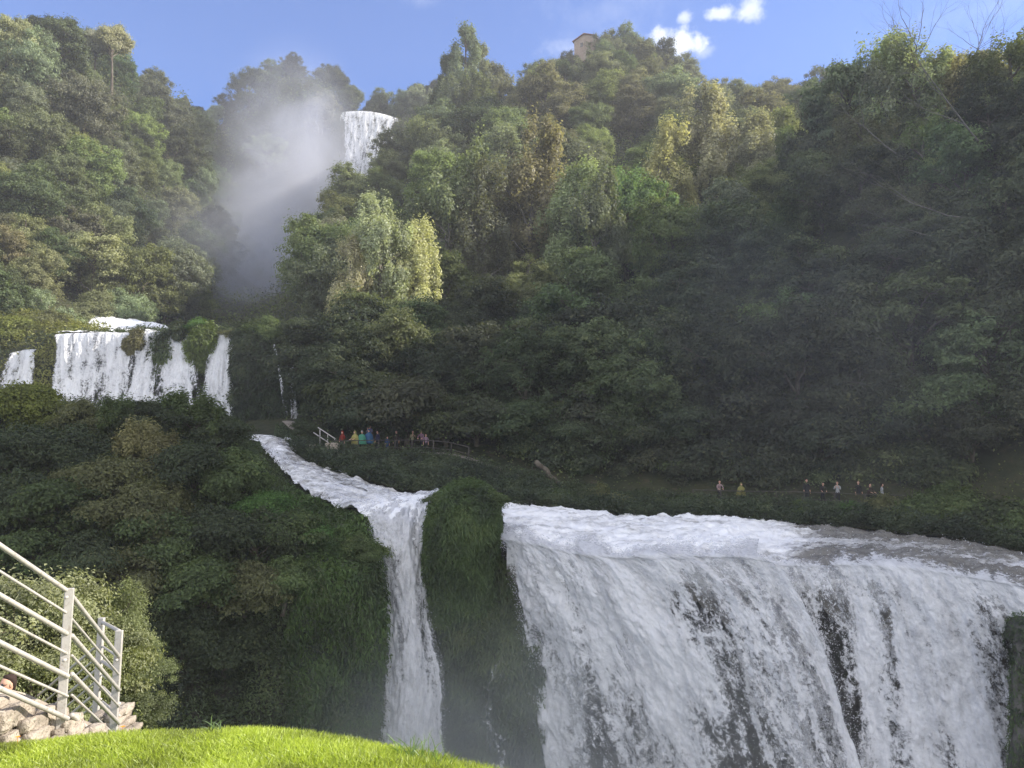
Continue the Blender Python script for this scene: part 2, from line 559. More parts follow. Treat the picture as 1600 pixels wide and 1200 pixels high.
HX, HY = np.meshgrid(np.arange(44, 152, 2.4), np.arange(4, 47.5, 1.9))
SIDE = np.stack((HX, HY, ground_z(HX, HY)), -1)
SIDE[:, 0, 2] = -18
SIDE[0, :, 2] = -18
tag(link('hill', grid_mesh('hill', SIDE), None, (M_EARTH,)), 'steep side of the gorge right of the lower falls', 'hillside', kind='structure')
me = np_mesh('ground', [(-200, -55, -17.5), (200, -55, -17.5), (200, 350, -17.5), (-200, 350, -17.5)], [(0, 1, 2, 3)])
tag(link('ground', me, None, (M_EARTH,)), 'dark ground at the bottom of the ravine below the falls', 'ground', kind='structure')


# ------------------------------------------------------------------ leaf scatter used by plants and ground cover
def leaf_quads(P, Nrm, L, Wd, fold=0.25, axis=None, spread=1.0):
    """rhombic leaves at points P with face normals Nrm; returns verts (4n,3)"""
    n = len(P)
    a = rng.normal(size=(n, 3)) if axis is None else axis + rng.normal(size=(n, 3)) * spread
    a = a - Nrm * np.sum(a * Nrm, -1, keepdims=True)
    a = unit(a)
    b = np.cross(Nrm, a)
    L = np.broadcast_to(np.asarray(L, float).reshape(-1, 1), (n, 1))
    Wd = np.broadcast_to(np.asarray(Wd, float).reshape(-1, 1), (n, 1))
    v = np.empty((n, 4, 3))
    v[:, 0] = P - a * L * .5
    v[:, 1] = P + b * Wd * .5 + Nrm * Wd * fold
    v[:, 2] = P + a * L * .5
    v[:, 3] = P - b * Wd * .5 + Nrm * Wd * fold
    return v.reshape(-1, 3)


def leaf_mesh(name, P, Nrm, L, Wd, tint=None, **kw):
    n = len(P)
    v = leaf_quads(P, Nrm, L, Wd, **kw)
    if tint is None:
        tint = rng.random(n)
    return np_mesh(name, v, np.arange(4 * n).reshape(n, 4), {'tint': np.repeat(tint, 4)}, smooth=False)


def scatter(P, n, weight=None):
    """random points on a grid surface P: positions, normals, (row, col) fractions"""
    Nn = grid_normals(P)
    a, b, c = P[:-1, :-1], P[:-1, 1:], P[1:, :-1]
    A = np.linalg.norm(np.cross(b - a, c - a), axis=-1)
    if weight is not None:
        A = A * weight[:-1, :-1]
    A = A.ravel()
    idx = rng.choice(len(A), n, p=A / A.sum())
    r, q = np.divmod(idx, P.shape[1] - 1)
    f, g = rng.random((2, n, 1))
    pos = (P[r, q] * (1 - g) + P[r, q + 1] * g) * (1 - f) + (P[r + 1, q] * (1 - g) + P[r + 1, q + 1] * g) * f
    return pos, Nn[r, q], r + f[:, 0], q + g[:, 0]


def clump_tint(P, s=0.5, seed=3):
    return np.clip(0.5 + 0.9 * fbm(P * s, 3, seed) + rng.normal(size=len(P)) * .16, 0, 1)


# ------------------------------------------------------------------ rock banks and cliffs (lofted from their edges)
def bank(name, rows, nv, nu, amp, mat, label, cat='rock', seed=1, flip=False, fs=0.35, kind='structure'):
    P = loft(rows, nv, nu)
    Nn = grid_normals(P)
    if flip:
        Nn = -Nn
    P = P + Nn * (fbm(P * fs, 5, seed)[..., None] * amp)
    o = tag(link(name, grid_mesh(name, P), None, (mat,)), label, cat, kind=kind)
    return o, P


def prow(lst):
    return [pix(*a) for a in lst]


# overgrown bank at the left, in front of the stream
pxs = (-260, -110, 0, 100, 200, 300, 380, 430, 485, 540, 575, 590)
top = (640, 628, 628, 645, 650, 658, 690, 748, 797, 815, 828, 850)
bk = [pix(x, y + 6, d) for x, y, d in zip(pxs, top, (56, 56, 57, 57, 58, 59, 60, 56, 51, 49, 47.5, 46.5))]
bk = [b - np.array((0, 0, 1.5)) for b in bk]
t0 = [pix(x, y + 4, d) for x, y, d in zip(pxs, top, (49, 49, 49, 50, 51, 52, 53, 51, 48, 46.5, 45.6, 45))]
t1 = [pix(x, y + 55, d) for x, y, d in zip(pxs, top, (43, 43, 43, 43, 44, 45, 45, 45, 44.5, 44.2, 43.8, 44))]
t2 = [pix(x, 900, d) for x, d in zip(pxs, (36, 36, 36, 36, 37, 38, 39, 40, 41, 41.6, 42.2, 43.2))]
t3 = [pix(x, 1050, d) for x, d in zip(pxs, (33, 33, 33, 33.5, 34.5, 36, 37.5, 39, 40.5, 41.5, 42, 43))]
t4 = [pix(x, 1240, d) for x, d in zip(pxs, (30, 30, 30, 31, 32, 34, 36, 38, 40, 41, 41.6, 42.6))]
base = [np.array((q[0], q[1] - 1, -18.0)) for q in t4]
OB, BANK = bank('rock_bank', [bk, t0, t1, t2, t3, t4, base], 110, 150, 1.3, M_ROCK, 'overgrown dark rock bank between the terrace falls and the central chute', seed=4, flip=True)

# rock wall behind the falls
pxs = (545, 600, 680, 780, 860, 970, 1060, 1150, 1200, 1250, 1320, 1400, 1480, 1550, 1620, 1750, 1900)
lipy = (830, 838, 845, 846, 850, 868, 866, 867, 870, 875, 874, 878, 891, 901, 911, 936, 960)
lipY = (47, 47, 46.5, 46.4, 44.5, 43, 42.5, 42, 41.6, 41.2, 40.4, 39.4, 38.4, 37.4, 36.4, 34.4, 32)
r0 = [pix(x, y + 12, d + 4) - np.array((0, 0, 1.0)) for x, y, d in zip(pxs, lipy, lipY)]
r1 = [pix(x, y + 12, d) for x, y, d in zip(pxs, lipy, lipY)]
r2 = [pix(x, 1000, d + .6) for x, d in zip(pxs, lipY)]
r3 = [pix(x, 1150, d - .3) for x, d in zip(pxs, lipY)]
r4 = [np.array((q[0], q[1] - 2, -18.0)) for q in r3]
OC, FCLIFF = bank('cliff', [r0, r1, r2, r3, r4], 80, 200, .9, M_WETROCK, 'dark wet rock wall behind the wide lower falls', 'cliff', seed=9, flip=True)

# rounded mossy rock between central chute and the wide fall
def lump(name, outline_top, yb, D, depth, label, amp=.6, seed=2, mat=None, cat='rock', bottom=None, fs=.7, kind='structure', taper=0.0, foot=.6):
    """outline_top: (px, py) from left to right; the mass comes forward from D+depth to D-depth and down to row yb"""
    n = len(outline_top)
    c = (n - 1) / 2
    xm = (outline_top[0][0] + outline_top[-1][0]) / 2
    rows = []
    arc = [math.sqrt(max(0, 1 - ((i - c) / (c + .35)) ** 2)) for i in range(n)]
    rows.append([pix(x, y, D + depth * a) - np.array((0, 0, 1.2)) for (x, y), a in zip(outline_top, arc)])
    rows.append([pix(x, y, D + depth * .35 * a) for (x, y), a in zip(outline_top, arc)])
    rows.append([pix(x, y + (yb - y) * .10, D - depth * .35 * a) for (x, y), a in zip(outline_top, arc)])
    rows.append([pix(x + (xm - x) * taper * .35, y + (yb - y) * .42, D - depth * .75 * a) for (x, y), a in zip(outline_top, arc)])
    rows.append([pix(x + (xm - x) * taper, yb - (1 - a) * (yb - y) * .3, D - depth * (foot - .5 * taper) * a) for (x, y), a in zip(outline_top, arc)])
    if bottom is not None:
        rows.append([np.array((q[0], q[1], bottom)) for q in rows[-1]])
    return bank(name, rows, 60, 70, amp, mat or M_ROCK, label, cat, seed, True, fs, kind)

OI, ISLE = lump('mossy_rock', ((672, 880), (671, 825), (682, 788), (704, 770), (732, 765), (754, 773), (767, 803), (770, 880)), 1010, 45.2, 3.2,
                'rounded mossy rock mound between the central chute and the wide fall', .7, 11, fs=.5, taper=.1, foot=.2)
OUW, UNDER = bank('rock_face', [prow(((655, 880, 46), (700, 860, 45.5), (740, 860, 45.3), (790, 880, 45.2), (850, 900, 45))),
                          prow(((655, 950, 45.5), (700, 950, 44.6), (740, 950, 44.4), (790, 960, 44.2), (850, 960, 44))),
                          prow(((650, 1060, 44.8), (700, 1060, 43.6), (740, 1060, 43.2), (790, 1050, 43), (850, 1050, 43))),
                          prow(((645, 1240, 44), (700, 1240, 42.6), (740, 1240, 42), (790, 1240, 42), (850, 1240, 42)))],
                 70, 60, .6, M_ROCK, 'shaded mossy rock face below the rounded mound', 'rock', 13, True)
OR, RROCK = lump('wet_rock', ((1576, 1000), (1580, 978), (1596, 968), (1622, 972), (1668, 990), (1680, 1015)), 1260, 35.0, 2.0,
                 'dark mossy rock splitting the curtain at the right edge', .6, 21, M_WETROCK)

# terrace cliff behind the upper left falls
pxs = (-200, -80, 0, 60, 130, 200, 260, 320, 370, 420, 470, 520)
ty = (520, 530, 545, 532, 524, 522, 520, 518, 520, 530, 545, 560)
q0 = [pix(x, y + 3, 91) for x, y in zip(pxs, ty)]
q1 = [pix(x, y + 4, 86.5) for x, y in zip(pxs, ty)]
q2 = [pix(x, 600, 86) for x in pxs]
q3 = [pix(x, 700, 83) for x in pxs]
OT, TCLIFF = bank('terrace_cliff', [q0, q1, q2, q3], 60, 140, .9, M_WETROCK, 'wet mossy cliff behind the upper left terrace falls', 'cliff', 23, True)

TL = []
for i, (ol, yb, d, lab, tc_) in enumerate((
        (((200, 548), (203, 530), (211, 520), (217, 522), (218, 536)), 556, 84.6, 'small tan mossy knob at the lip of the terrace falls, leftmost knob', .2),
        (((236, 560), (238, 544), (247, 531), (257, 528), (263, 540), (264, 552)), 606, 84.5, 'broad dark mossy knob, second from left on the terrace falls lip', .35),
        (((273, 526), (275, 519), (279, 516), (283, 519), (284, 527)), 532, 84.8, 'tiny dark mossy boulder at the lip of the terrace falls', .3),
        (((294, 548), (297, 528), (308, 513), (321, 510), (330, 522), (331, 545)), 584, 84.4, 'bright green mossy hump on the terrace falls lip', .35),
        (((364, 560), (368, 530), (388, 514), (420, 512), (455, 527), (478, 560), (486, 620)), 690, 84.0, 'dark overgrown buttress at the right end of the terrace falls', 0))):
    o, P = lump('mossy_rock', ol, yb, d, 1.3 if i < 4 else 3.5, lab, .6 if i < 4 else .8, 31 + i, M_ROCK, taper=tc_)
    TL.append(P)
# green mound on the terrace, upper left
OM, MOUND = bank('earth_mound', [prow(((-160, 470, 100), (0, 488, 99), (60, 495, 98), (120, 512, 97), (170, 520, 95))),
                          prow(((-160, 480, 94), (0, 498, 93), (60, 506, 92), (120, 518, 92), (170, 525, 91))),
                          prow(((-160, 520, 89), (0, 530, 88), (60, 530, 87), (100, 530, 87), (150, 530, 88))),
                          prow(((-160, 570, 87), (0, 552, 86.4), (58, 575, 85), (84, 570, 85.4), (120, 540, 87))),
                          prow(((-160, 640, 86), (0, 600, 86), (58, 630, 85), (82, 630, 85.6), (120, 560, 88)))],
                 50, 60, .5, M_ROCK, 'sunlit grassy mound above the terrace falls at the left edge', 'mound', 41, True)

# river banks in front of the path
OG, GBANK = bank('river_bank', [prow(((430, 672, 68), (480, 690, 66), (560, 706, 62.2), (650, 712, 61.6), (720, 720, 61), (800, 745, 60), (900, 772, 58.5), (1000, 782, 57.5), (1100, 790, 56.6), (1250, 794, 56), (1400, 800, 55), (1500, 800, 53), (1700, 830, 48))),
                            prow(((430, 682, 65), (480, 700, 62.6), (560, 716, 60.4), (650, 722, 59.6), (720, 735, 58.5), (800, 758, 57.2), (900, 780, 56), (1000, 790, 55.4), (1100, 796, 54.6), (1250, 803, 54), (1400, 812, 52.4), (1500, 822, 50.2), (1700, 856, 45.6))),
                            prow(((437, 690, 63.5), (468, 712, 58.6), (545, 742, 55.6), (640, 768, 54), (720, 775, 53.5), (800, 788, 52.6), (900, 796, 52.6), (1000, 804, 52.3), (1100, 806, 52.2), (1250, 817, 51.2), (1400, 830, 48.6), (1500, 843, 46), (1700, 884, 41.6)))],
                 30, 220, .35, M_EARTH, 'dark weedy bank between the river and the visitor path', 'river bank', 51, True)

# visitor path
pl_ = [(440, 660, 66), (500, 706, 62.6), (590, 710, 61.6), (690, 712, 61.2), (760, 730, 60.5), (860, 765, 59), (1000, 784, 58), (1130, 791, 57), (1260, 793.5, 56.6), (1400, 799, 55.6), (1520, 800, 53.6)]
a_ = [pix(*p) + np.array((0, 0, .12)) for p in pl_]
b_ = [p + np.array((0.4, 2.4, .15)) for p in a_]
PATH = loft([a_, [(p + q) / 2 + np.array((0, 0, .06)) for p, q in zip(a_, b_)], b_], 7, 120)
tag(link('path', grid_mesh('path', PATH), None, (M_PATH,)), 'visitor footpath along the foot of the wooded slope', 'footpath', kind='structure')


# ------------------------------------------------------------------ water
def water_sheet(name, rows, nv, nu, amp, mat, dens, label=None, parent=None, fs=(1.3, .5), seed=0, blot=.0, us=None, vs=None):
    P = loft(rows, nv, nu)
    du = np.concatenate((np.zeros((nv, 1)), np.cumsum(np.linalg.norm(np.diff(P, axis=1), axis=-1), 1)), 1)
    dv = np.concatenate((np.zeros((1, nu)), np.cumsum(np.linalg.norm(np.diff(P, axis=0), axis=-1), 0)), 0)
    U = np.repeat(du.mean(0, keepdims=True), nv, 0)
    V = np.repeat(dv.mean(1, keepdims=True), nu, 1)
    Nn = grid_normals(P)
    q = np.stack((U * fs[0], V * fs[1], U * 0 + seed * 3.1), -1)
    d = .8 * fbm(q * np.array((.45, .6, 1)), 3, seed + 9) + fbm(q, 5, seed, .55) + .35 * fbm(q * np.array((2.6, 4.4, 1)) + 5, 4, seed + 3, .6)
    edge = smooth(np.linspace(0, 1, nv), 0, .33)[:, None]
    P = P - Nn * (d * amp * edge)[..., None]
    s, t = np.meshgrid(np.linspace(0, 1, nu), np.linspace(0, 1, nv))
    dn = dens(s, t) + d * .10 + blot * fbm(q * np.array((.5, .45, 1)) + 40, 3, seed + 21) * smooth(t, .1, .3)
    me = grid_mesh(name, P, {'dens': dn}, np.stack((U + seed * 7.3, V + seed * 3.7), -1))
    o = link(name, me, parent, (mat,))
    if label:
        tag(o, label, 'waterfall', kind='structure')
    return o, P


def sparse(s, c, w):
    return np.exp(-((s - c) / w) ** 2)


def edge_fade(s, w=.05, k=.5):
    return -k * (1 - smooth(np.minimum(s, 1 - s), 0, w))


def fall_rows(lip, vx, vy, drop, n=10, flat=None):
    """free-fall curtain: lip points, sideways and forward speed (m/s), height of drop in metres"""
    lip = np.asarray(lip, float)
    vx, vy = np.asarray(vx, float), np.asarray(vy, float)
    T = math.sqrt(2 * drop / 9.8)
    rows = []
    for k in range(n):
        t = T * (k / (n - 1)) ** .8
        p = lip.copy()
        p[:, 0] += vx * t
        p[:, 1] -= vy * t
        p[:, 2] -= 4.9 * t * t
        rows.append(p)
    return rows


# wide fall, left curtain (thick and slanting)
lipA = prow(((778, 838, 44.5), (830, 845, 43.4), (900, 860, 42.4), (970, 864, 41.6), (1040, 862, 41.1), (1100, 862, 40.6), (1150, 864, 40.2), (1185, 868, 40)))
backA = prow(((782, 785, 52.5), (830, 788, 52.4), (900, 794, 52.4), (970, 802, 52.2), (1040, 804, 52.1), (1100, 804, 52.1), (1150, 806, 52), (1190, 808, 51.8)))
mid1 = [a * .62 + b * .38 + np.array((0, 0, .10)) for a, b in zip(backA, lipA)]
mid2 = [a * .26 + b * .74 + np.array((0, 0, .25)) for a, b in zip(backA, lipA)]
fA = fall_rows(lipA, (1.3, 1.9, 2.6, 2.9, 3.0, 2.9, 2.7, 2.5), (1.2, 1.6, 2.2, 2.4, 2.4, 2.4, 2.2, 2.0), 14.0)
rowsA = [mid2] + fA
TOPF = 1 / (len(rowsA) - 1)

def dA(s, t):
    d = .66 + .04 * (1 - smooth(t, .12, .3)) - .27 * smooth(t, .4, 1.0) - .50 * (1 - smooth(t, 0, .15))
    d = d - .19 * sparse(s - .10 * t, .43, .05) * smooth(t, .2, .45) - .14 * sparse(s, .16, .05) * smooth(t, .1, .3)
    d = d + .25 * sparse(s, .97, .06) + .16 * sparse(s, .06, .05) + .16 * sparse(s, .33, .06)
    return d + edge_fade(s, .03, .55) * smooth(t, .02, .2)

OA, PA = water_sheet('waterfall', rowsA, 300, 420, .55, M_FALL, dA, 'wide slanting white curtain right of the rounded mossy rock', seed=1, blot=.30)
rowsA2 = [[p + np.array((0.1, .55, -.35)) for p in r] for r in [mid2] + fA]
water_sheet('rear_curtain', rowsA2, 200, 300, .5, M_FALL, lambda s, t: .54 - .22 * t - .15 * sparse(s, .45, .08) + edge_fade(s, .05, .5), None, OA, seed=2)

# wide fall, right curtain (thin, steep strands)
lipB = prow(((1165, 872, 40.6), (1215, 876, 40.2), (1265, 878, 39.9), (1320, 876, 39.4), (1400, 880, 38.5), (1480, 890, 37.5), (1550, 902, 36.5), (1620, 912, 35.6), (1750, 936, 33.6)))
backB = prow(((1172, 809, 51.9), (1215, 813, 51.5), (1265, 818, 51), (1320, 823, 50.2), (1400, 832, 48.6), (1480, 841, 46.8), (1550, 852, 45), (1640, 868, 43), (1760, 896, 40.6)))
mB1 = [a * .62 + b * .38 + np.array((0, 0, .05)) for a, b in zip(backB, lipB)]
mB2 = [a * .2 + b * .8 + np.array((0, 0, .28)) for a, b in zip(backB, lipB)]
fB = fall_rows(lipB, (1.0, .8, .6, .6, .8, .9, 1.0, 1.0, 1.0), (1.4, 1.4, 1.3, 1.4, 1.6, 1.8, 1.9, 1.9, 1.9), 13.5)
rowsB = [mB2] + fB

def dB(s, t):
    d = .60 + .05 * (1 - smooth(t, .12, .26)) - .15 * smooth(t, .5, 1.0) - .55 * (1 - smooth(t, 0, .15))
    d = d - .25 * sparse(s, .25, .045) * smooth(t, .2, .36) - .17 * sparse(s, .13, .05) * smooth(t, .1, .3) - .12 * sparse(s, .66, .02) * smooth(t, .1, .25)
    d = d + .16 * sparse(s, .36, .03) + .16 * sparse(s, .56, .035) + .22 * sparse(s, .76, .04) + .12 * sparse(s, .47, .02)
    return d - .45 * smooth(s, .845, .87) * smooth(t, .22, .3)

OB2, PB = water_sheet('waterfall', rowsB, 300, 440, .42, M_FALL, dB, 'steep stranded white curtain at the right edge of the wide fall', seed=3, blot=.26)
rowsB2 = [[p + np.array((0, .5, -.35)) for p in r] for r in [mB2] + fB]
water_sheet('rear_curtain', rowsB2, 200, 300, .4, M_FALL, lambda s, t: .48 - .14 * t - .16 * sparse(s, .24, .06) - .5 * smooth(s, .82, .86) * smooth(t, .3, .4), None, OB2, seed=4)

# spilling strands at the left foot of the wide curtain
rowsS = [prow(((800, 985, 42.6), (815, 990, 42.4), (830, 1000, 42.2))), prow(((778, 1018, 42), (800, 1012, 41.7), (830, 1020, 41.5))),
         prow(((757, 1060, 41.6), (782, 1052, 41.2), (822, 1050, 41))), prow(((750, 1120, 41.4), (778, 1120, 41), (815, 1110, 40.8))), prow(((748, 1230, 41.2), (778, 1230, 40.8), (815, 1230, 40.6)))]
water_sheet('side_spill', rowsS, 120, 60, .25, M_FALL, lambda s, t: .26 - .05 * t + edge_fade(s, .25, .25) - .3 * (1 - smooth(t, 0, .15)), None, OA, seed=5)

# river surface above the lip runs on to the right of the frame inside the curtain sheets; central chute:
secs = [((398, 682), (440, 684), 64, 64), ((403, 688), (459, 690), 62, 62.5), ((428, 719), (474, 716), 57.5, 59), ((456, 747), (520, 732), 54, 57), ((490, 772), (575, 751), 50.5, 55.5),
        ((528, 790), (640, 771), 48, 53.5), ((560, 793), (686, 768), 46.8, 52), ((580, 816), (674, 788), 45.9, 48), ((588, 846), (668, 840), 45.2, 45.8), ((594, 880), (666, 880), 44.8, 45.0),
        ((604, 940), (668, 950), 44.0, 44.2), ((603, 1012), (681, 1012), 43.5, 43.6), ((600, 1085), (690, 1078), 43, 43), ((590, 1160), (692, 1160), 42.5, 42.5), ((580, 1300), (698, 1300), 42, 42)]
rowsC = []
for (l, r, yl, yr) in secs:
    a, b = pix(*l, yl), pix(*r, yr)
    row = []
    for k in range(6):
        f = k / 5
        p = a * (1 - f) + b * f
        bulge = math.sin(math.pi * f)
        p = p + np.array((0, -.55, .12)) * bulge
        row.append(p)
    rowsC.append(row)

def dC(s, t):
    d = .80 - .12 * smooth(t, .5, .62) - .5 * (1 - smooth(t, .42, .52))
    d = d + (edge_fade(s, .16, .22) + edge_fade(s, .05, .3)) * smooth(t, .48, .6) - .10 * sparse(s, .8, .1) * smooth(t, .5, .6) + .15 * smooth(t, .8, .95)
    return d

OCH, PC = water_sheet('waterfall', rowsC, 300, 110, .38, M_FALL, dC, 'narrow white chute fed by the foaming stream left of the rounded rock', seed=6, fs=(1.4, .6))
OST, PST = None, None
rowsC2 = [[p + np.array((0, .4, -.1)) for p in r] for r in rowsC[7:]]
water_sheet('rear_curtain', rowsC2, 120, 60, .3, M_FALL, lambda s, t: .5 + edge_fade(s, .2, .4), None, OCH, seed=7)

# upper left terrace falls
def quad_fall(name, tl, tr, bl, br, Yt, Yb, dens, label, seed, arch=2.0, nv=120, nu=120, parent=None, ctr=None):
    rows = []
    n = 8
    for k in range(n):
        f = k / (n - 1)
        row = []
        for j in range(6):
            g = j / 5
            fx = f ** .75
            l = np.array(tl) * (1 - f) + np.array(bl) * f
            r = np.array(tr) * (1 - f) + np.array(br) * f
            lx = tl[0] + (bl[0] - tl[0]) * fx
            rx = tr[0] + (br[0] - tr[0]) * fx
            x = lx * (1 - g) + rx * g
            y = l[1] * (1 - g) + r[1] * g - (arch * math.sin(math.pi * g) if k == 0 else 0)
            row.append(pix(x, y, Yt + (Yb - Yt) * math.sqrt(f)))
        rows.append(row)
    first = [p + np.array((0, 2.2, .12)) for p in rows[0]]
    return water_sheet(name, [first] + rows, nv, nu, .35, M_FALL_FAR, dens, label, parent, (1.9, .35), seed)

wide = lambda s, t: .74 - .16 * smooth(t, .2, .6) + edge_fade(s, .06, .4) * smooth(t, .1, .2) - .1 * sparse(s, .55, .12)
thin = lambda s, t: .71 + .06 * smooth(t, .5, 1) + edge_fade(s, .3, .4) * smooth(t, .1, .2)
quad_fall('waterfall', (16, 552), (56, 546), (-14, 640), (52, 632), 85.2, 83.4, thin, 'sunlit spout of the terrace falls cut by the left edge', 11)
quad_fall('waterfall', (88, 523), (208, 521), (78, 660), (200, 660), 85.2, 82.6, wide, 'broad leftmost curtain of the upper left terrace falls', 12, nv=150, nu=180)
quad_fall('waterfall', (218, 520), (254, 519), (186, 660), (238, 660), 85.2, 82.0, thin, 'slanting strand right of the broad terrace curtain', 13)
quad_fall('waterfall', (262, 519), (302, 517), (230, 665), (316, 665), 85.3, 81.9, lambda s, t: thin(s, t) - .25 * sparse(s, .55, .2) * smooth(t, .45, .7), 'spreading middle strand of the terrace falls left of the green hump', 14)
quad_fall('waterfall', (334, 524), (368, 521), (292, 690), (398, 690), 85.2, 81.6, lambda s, t: thin(s, t) + .06 - .2 * sparse(s, .3, .1) * smooth(t, .6, .8), 'thick white strand against the dark buttress of the terrace falls', 15)
quad_fall('waterfall', (425, 541), (431, 540), (444, 655), (452, 655), 81.6, 80.4, lambda s, t: .52 + edge_fade(s, .3, .3) - .1 * t, 'thread of water down the dark buttress, left of two', 16, nu=30)
quad_fall('waterfall', (443, 560), (462, 564), (452, 655), (466, 655), 81.6, 80.2, lambda s, t: .5 + edge_fade(s, .3, .3), 'thin pale veil down the dark buttress, right of two', 17, nu=40)

# foaming steps above the terrace
def rapid(name, rows, nv, nu, amp, label, dens=lambda s, t: .6 + 0 * s, seed=0, fs=.8, mat=None):
    P = loft(rows, nv, nu)
    P[..., 2] += fbm(P * np.array((fs, fs * 1.4, fs)), 5, seed, .6) * amp
    s, t = np.meshgrid(np.linspace(0, 1, nu), np.linspace(0, 1, nv))
    o = link(name, grid_mesh(name, P, {'dens': dens(s, t)}), None, (mat or M_RAPID,))
    tag(o, label, 'rapids', kind='structure')
    return o, P

tops = []
for r, (ra, rb) in enumerate(((backA, backB), (mid1, mB1), (mid2, mB2), (lipA, lipB))):
    row = [p + np.array((0, 0, (-.12, -.12, -.28, -.8)[r])) for p in list(ra[:-1]) + list(rb[1:])]
    row[0] = row[0] + np.array((.5 if r > 1 else 0, 0, 0))
    tops.append(row)
tops = [[p + np.array((0, 1.5, -.5)) for p in tops[0]]] + tops + [[p + np.array((0, .25, -.9 - 2.4 * abs(math.sin(i * 2.3 + .6)))) for i, p in enumerate(tops[-1])]]
M_RIVER = rapid_mat('river_foam', .8, .25)
OW, PW = rapid('river_water', tops, 160, 460, .42, 'foaming river surface sliding towards the lip of the wide fall', lambda s, t: .57 - .25 * smooth(s, .45, .62) * (1 - .7 * smooth(t, .62, .8)) + .16 * sparse(t, .45, .12) * smooth(s, .3, .5) - .3 * smooth(t, .84, .97), seed=31, fs=1.3, mat=M_RIVER)
rapid('rapids', [prow(((118, 500, 112), (150, 490, 112), (185, 495, 111), (225, 503, 110), (268, 512, 108))),
                 prow(((118, 508, 106), (150, 495, 106), (185, 501, 105), (225, 508, 104), (272, 516, 103))),
                 prow(((114, 518, 99), (150, 515, 99), (185, 517, 98), (225, 519, 98), (280, 520, 98))),
                 prow(((88, 522, 86.5), (150, 521, 86.6), (200, 520, 86.6), (250, 518, 86.6), (370, 521, 86.6)))], 90, 140, .7, 'foaming rapids stepping down to the terrace falls', seed=3, fs=.55)
pool_rows = [[np.array((-75, 82.5, 5.2)), np.array((-55, 83.2, 5.2)), np.array((-40, 83, 5)), np.array((-27, 82, 4.6)), np.array((-22, 80, 4.4))],
             [np.array((-75, 72, 4.9)), np.array((-55, 70, 4.9)), np.array((-40, 70, 4.7)), np.array((-28, 72, 4.2)), np.array((-20, 72, 3.8))],
             [np.array((-75, 62, 4.6)), np.array((-55, 62, 4.4)), np.array((-40, 62.5, 4)), np.array((-24, 63, 3.2)), np.array((-16.5, 64, 3))]]
rapid('pool_water', pool_rows, 40, 60, .25, 'foamy pool under the terrace falls feeding the stream', seed=5)
rapid('plunge_pool', [[np.array((-40, 42, -15.6)), np.array((0, 44, -15.6)), np.array((50, 36, -15.6))], [np.array((-40, 34, -15.8)), np.array((0, 34, -15.8)), np.array((50, 24, -15.8))],
               [np.array((-40, 16, -16)), np.array((0, 14, -16)), np.array((50, 4, -16))]], 60, 90, .4, 'churning pool at the foot of the lower falls', seed=6)

# high fall in the cleft
quad_fall('waterfall', (532, 178), (622, 188), (530, 500), (570, 500), 281, 272, lambda s, t: .68 - .42 * t + edge_fade(s, .18, .35), 'tall distant fall dropping from the sunlit lip in the cleft', 18, arch=6, nv=160, nu=160)
quad_fall('waterfall', (492, 168), (499, 168), (491, 420), (501, 420), 277, 272, lambda s, t: .36 - .1 * t + edge_fade(s, .3, .3), 'faint thin strand of water left of the tall distant fall', 19, nu=24)

M_STREAM = rapid_mat('stream_foam', .9, -.8)
_, PST = rapid('stream_water', [[p + np.array((0, 0, -.05)) for p in r] for r in rowsC[:9]], 200, 70, .5, 'foaming stream winding from the visitor path down to the central chute', lambda s, t: .53 + .12 * smooth(t, .5, 1) - .1 * sparse(s, .7, .2) * (1 - t), seed=33, fs=1.0, mat=M_STREAM)

# ------------------------------------------------------------------ plants
def tube(pts, radii, k=6):
    """tapered tube along points -> verts, quads"""
    pts = np.asarray(pts, float)
    n = len(pts)
    d = unit(np.gradient(pts, axis=0))
    ref = np.where(np.abs(d[:, 2:3]) > .9, np.array([[1., 0, 0]]), np.array([[0, 0, 1.]]))
    a = unit(np.cross(d, ref))
    b = np.cross(d, a)
    th = np.arange(k) * 2 * math.pi / k
    ring = a[:, None] * np.cos(th)[None, :, None] + b[:, None] * np.sin(th)[None, :, None]
    v = (pts[:, None] + ring * np.asarray(radii, float)[:, None, None]).reshape(-1, 3)
    i = np.arange(n * k).reshape(n, k)
    j = np.roll(i, -1, 1)
    f = np.stack((i[:-1], j[:-1], j[1:], i[1:]), -1).reshape(-1, 4)
    return v, f


def join(parts):
    vs, fs, o = [], [], 0
    for v, f in parts:
        vs.append(v)
        fs.append(f + o)
        o += len(v)
    return np.concatenate(vs), np.concatenate(fs)


def limb(a, b, r0, r1, sag=.1, n=7, k=6):
    a, b = np.asarray(a, float), np.asarray(b, float)
    t = np.linspace(0, 1, n)[:, None]
    L = np.linalg.norm(b - a)
    p = a * (1 - t) + b * t
    p[:, 2] += (np.sin(t[:, 0] * math.pi) * sag * L)
    p[1:-1] += rng.normal(size=(n - 2, 3)) * L * .025
    return tube(p, r0 + (r1 - r0) * t[:, 0], k)


def rand_sphere(n):
    return unit(rng.normal(size=(n, 3)))


PROTO = {}


